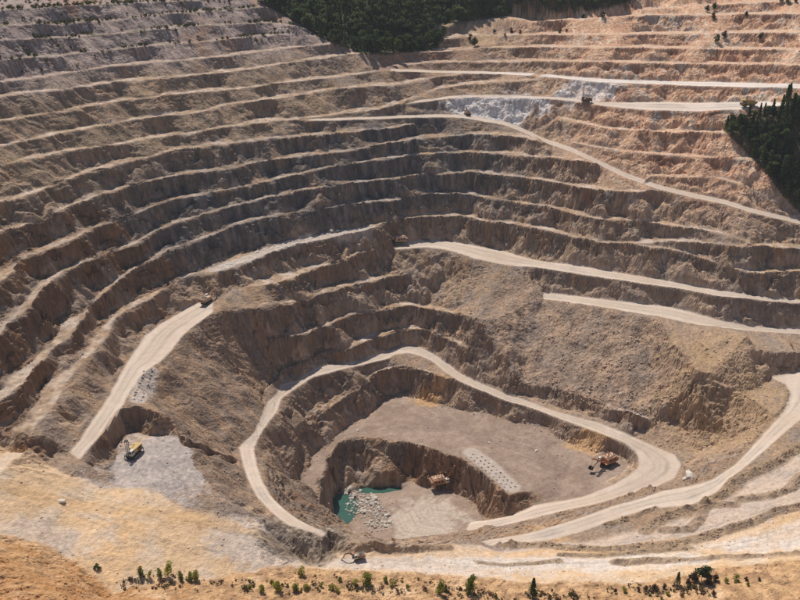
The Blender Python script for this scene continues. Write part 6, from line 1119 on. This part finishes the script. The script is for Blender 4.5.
def plant(px, py, name, s, crown, trunk, label, cat, group=None, zs=1.0):
    x, y, z = put(px, py); add_tree(name, x, y, z + .1, s, crown, trunk, label, cat, group, zs)
plant(469, 593, 'young_tree', 1.55, stree_m[1], stree_t, 'round bushy young tree, middle one of three at the front edge', 'tree')
plant(440, 596, 'young_tree', 1.1, stree_m[0], stree_t, 'small yellow-green young tree left of the round bushy one', 'tree')
plant(532.5, 598, 'conifer_tree', 1.75, sapd_m[0], sap_t, 'lone slim conical conifer at the front edge', 'tree')
plant(701, 582, 'young_tree', 1.7, stree_m[2], stree_t, 'tall dark green bushy tree rising from brown scrub at front right', 'tree')
plant(677, 586, 'conifer_tree', 1.2, sapd_m[1], sap_t, 'dark narrow conifer just left of the brown scrub', 'tree')
for px, py, s in ((692, 582, 1.3), (708, 584, 1.2), (715, 581, .9), (688, 586, .8)):
    plant(px, py, 'shrub', s * 1.4, random.choice(dry_m), bush_t, 'dry brown shrub around the tall bushy tree at front right', 'shrub', 'brown scrub round the tall bushy tree')
for k, (px, py, s) in enumerate(((142, 578, 1.0), (150, 579, .7), (161, 579, 1.0), (169, 578, 1.35), (182, 581, .95), (190, 582, 1.0), (197, 582, 1.1))):
    plant(px, py, 'young_tree', s * .8, random.choice(stree_m[:2]), stree_t, 'yellow-green sapling in the short row on the orange bank at left', 'tree', 'row of saplings on the orange bank')
for px, py, s in ((99, 571, .9), (95, 571, .6)):
    plant(px, py, 'shrub', s, random.choice(green_m), bush_t, 'dark low shrub between the yellow terrace and the orange bank', 'shrub', 'low dark shrubs at the terrace foot')
for px, py, s in ((302, 576, 1.0), (276, 592, 1.3), (367, 586, 1.5), (262, 594, .9), (296, 592, 1.0), (306, 591, .8), (331, 591, .8), (338, 593, .7), (385, 583, .8), (251, 590, .6), (392, 588, .6), (408, 590, .6), (340, 584, .7), (272, 583, .6), (321, 588, .6), (355, 587, .8)):
    plant(px, py, 'shrub', s * 1.3, random.choice(bush_m), bush_t, 'yellow-green shrub in the scrub line along the near orange bank', 'shrub', 'shrubs along the near orange bank')
for px, py, s in ((655, 590, 1.0), (664, 589, .8), (645, 593, .9), (625, 592, .8), (638, 592, .7), (727, 583, .8), (736, 583, 1.0), (745, 582, .7), (615, 594, .7), (714, 597, .9), (668, 595, .7), (748, 587, .6), (759, 582, .6)):
    plant(px, py, 'shrub', s * 1.1, random.choice(bush_m + dry_m), bush_t, 'low olive shrub on the orange bank at front right', 'shrub', 'shrubs on the orange bank at front right')
for px, py, s in ((475, 46, 3.0), (470, 40, 2.2), (495, 34, 2.2), (505, 36, 1.8), (511, 33, 2.4), (520, 34, 1.8), (560, 33, 1.8), (567, 32, 1.6), (716, 42, 2.6), (723, 38, 2.8), (706, 12, 3.0), (714, 9, 2.6), (713, 19, 2.2), (746, 17, 2.0), (761, 38, 2.2), (781, 3, 3.2), (788, 4, 3.0), (795, 3, 2.6), (602, 18, 2.2), (583, 16, 2.2)):
    plant(px, py, 'shrub', s * random.uniform(.6, .95), random.choice(green_m + dry_m), bush_t, 'dark shrub scattered on the orange benches at the top of the pit', 'shrub', 'shrubs on the upper orange benches')
# rough scrub along the old benches at upper left: one mass
sx = np.random.RandomState(3).uniform(-330, -20, 9000); sy = np.random.RandomState(4).uniform(430, 720, 9000)
sb = samp(Bn, sx, sy); hz = height(sx, sy)
cl = fbm(sx / 14, sy / 14, 3, 61)
ok = (hz[0] > 184) & ((sb > .3) | (np.random.RandomState(8).rand(9000) < .10)) & (cl + .0008 * (hz[0] - 200) * 10 > -.08) & (hz[0] < 232)
P = np.stack([sx[ok], sy[ok], hz[0][ok] - .1], 1); print('scrub', len(P))
LOWP = [broad_geo(1.5, 1.2, 46, .36, 160 + i, .02, 6) for i in range(4)]
if len(P):
    S = rng.uniform(.6, 1.5, (len(P), 1)) * np.ones((1, 2))
    o = instances('bench_scrub', LOWP, P, S, rng.rand(len(P)) * 6.28, M_OLIVE, None, .1)
    tag(o, 'rough olive scrub growing along the old grey benches at upper left', 'scrub', None, 'stuff')

# weeds and dry grass along the near bank: one mass
wx_ = np.random.RandomState(13).uniform(-110, 110, 30000); wy_ = np.random.RandomState(14).uniform(150, 262, 30000)
hz = height(wx_, wy_); wpx, wpy = to_px(wx_, wy_, hz[0])
line = np.interp(wpx, [130, 210, 260, 420, 470, 560, 640, 760, 800], [580, 587, 588, 586, 596, 597, 592, 584, 592])
dn = np.exp(-((wpy - line) / 5.0) ** 2) * np.clip(.25 + 2.2 * fbm(wx_ / 7, wy_ / 7, 3, 777), 0, 1) * (wpx > 120)
ok = np.random.RandomState(15).rand(30000) < np.clip(dn * 1.1, 0, 1)
P = np.stack([wx_[ok], wy_[ok], hz[0][ok] - .05], 1)
WEED = [broad_geo(.55, .45, 16, .16, 260 + i, .02, 5) for i in range(4)]
for nm_, mt_, lab_, sel in (('near_weeds', M_OLIVE, 'patchy olive weeds along the near orange bank', np.arange(len(P)) % 2 == 0), ('dry_brush', M_DRYLEAF, 'patchy dry brown brush along the near orange bank', np.arange(len(P)) % 2 == 1)):
    Q = P[sel]; S = rng.uniform(.7, 2.8, (len(Q), 1)) * np.ones((1, 2))
    o = instances(nm_, WEED, Q, S, rng.rand(len(Q)) * 6.28, mt_, None, .1); tag(o, lab_, 'weeds', None, 'stuff')

# ------------------------------------------------------------------ thin dusty air over the pit
m = bpy.data.materials.new('haze'); m.use_nodes = True; nt = m.node_tree; nt.nodes.clear()
out = N(nt, 'ShaderNodeOutputMaterial'); pv = N(nt, 'ShaderNodeVolumePrincipled')
pv.inputs['Color'].default_value = (.90, .95, 1.0, 1); pv.inputs['Density'].default_value = HAZE; pv.inputs['Anisotropy'].default_value = 0.0
nt.links.new(pv.outputs[0], out.inputs['Volume'])
o = MB().box(-700, 700, -120, 900, -20, 330).build('haze', m); tag(o, None, None, None, 'stuff'); o['label'] = 'thin pale dusty haze filling the air over the pit'
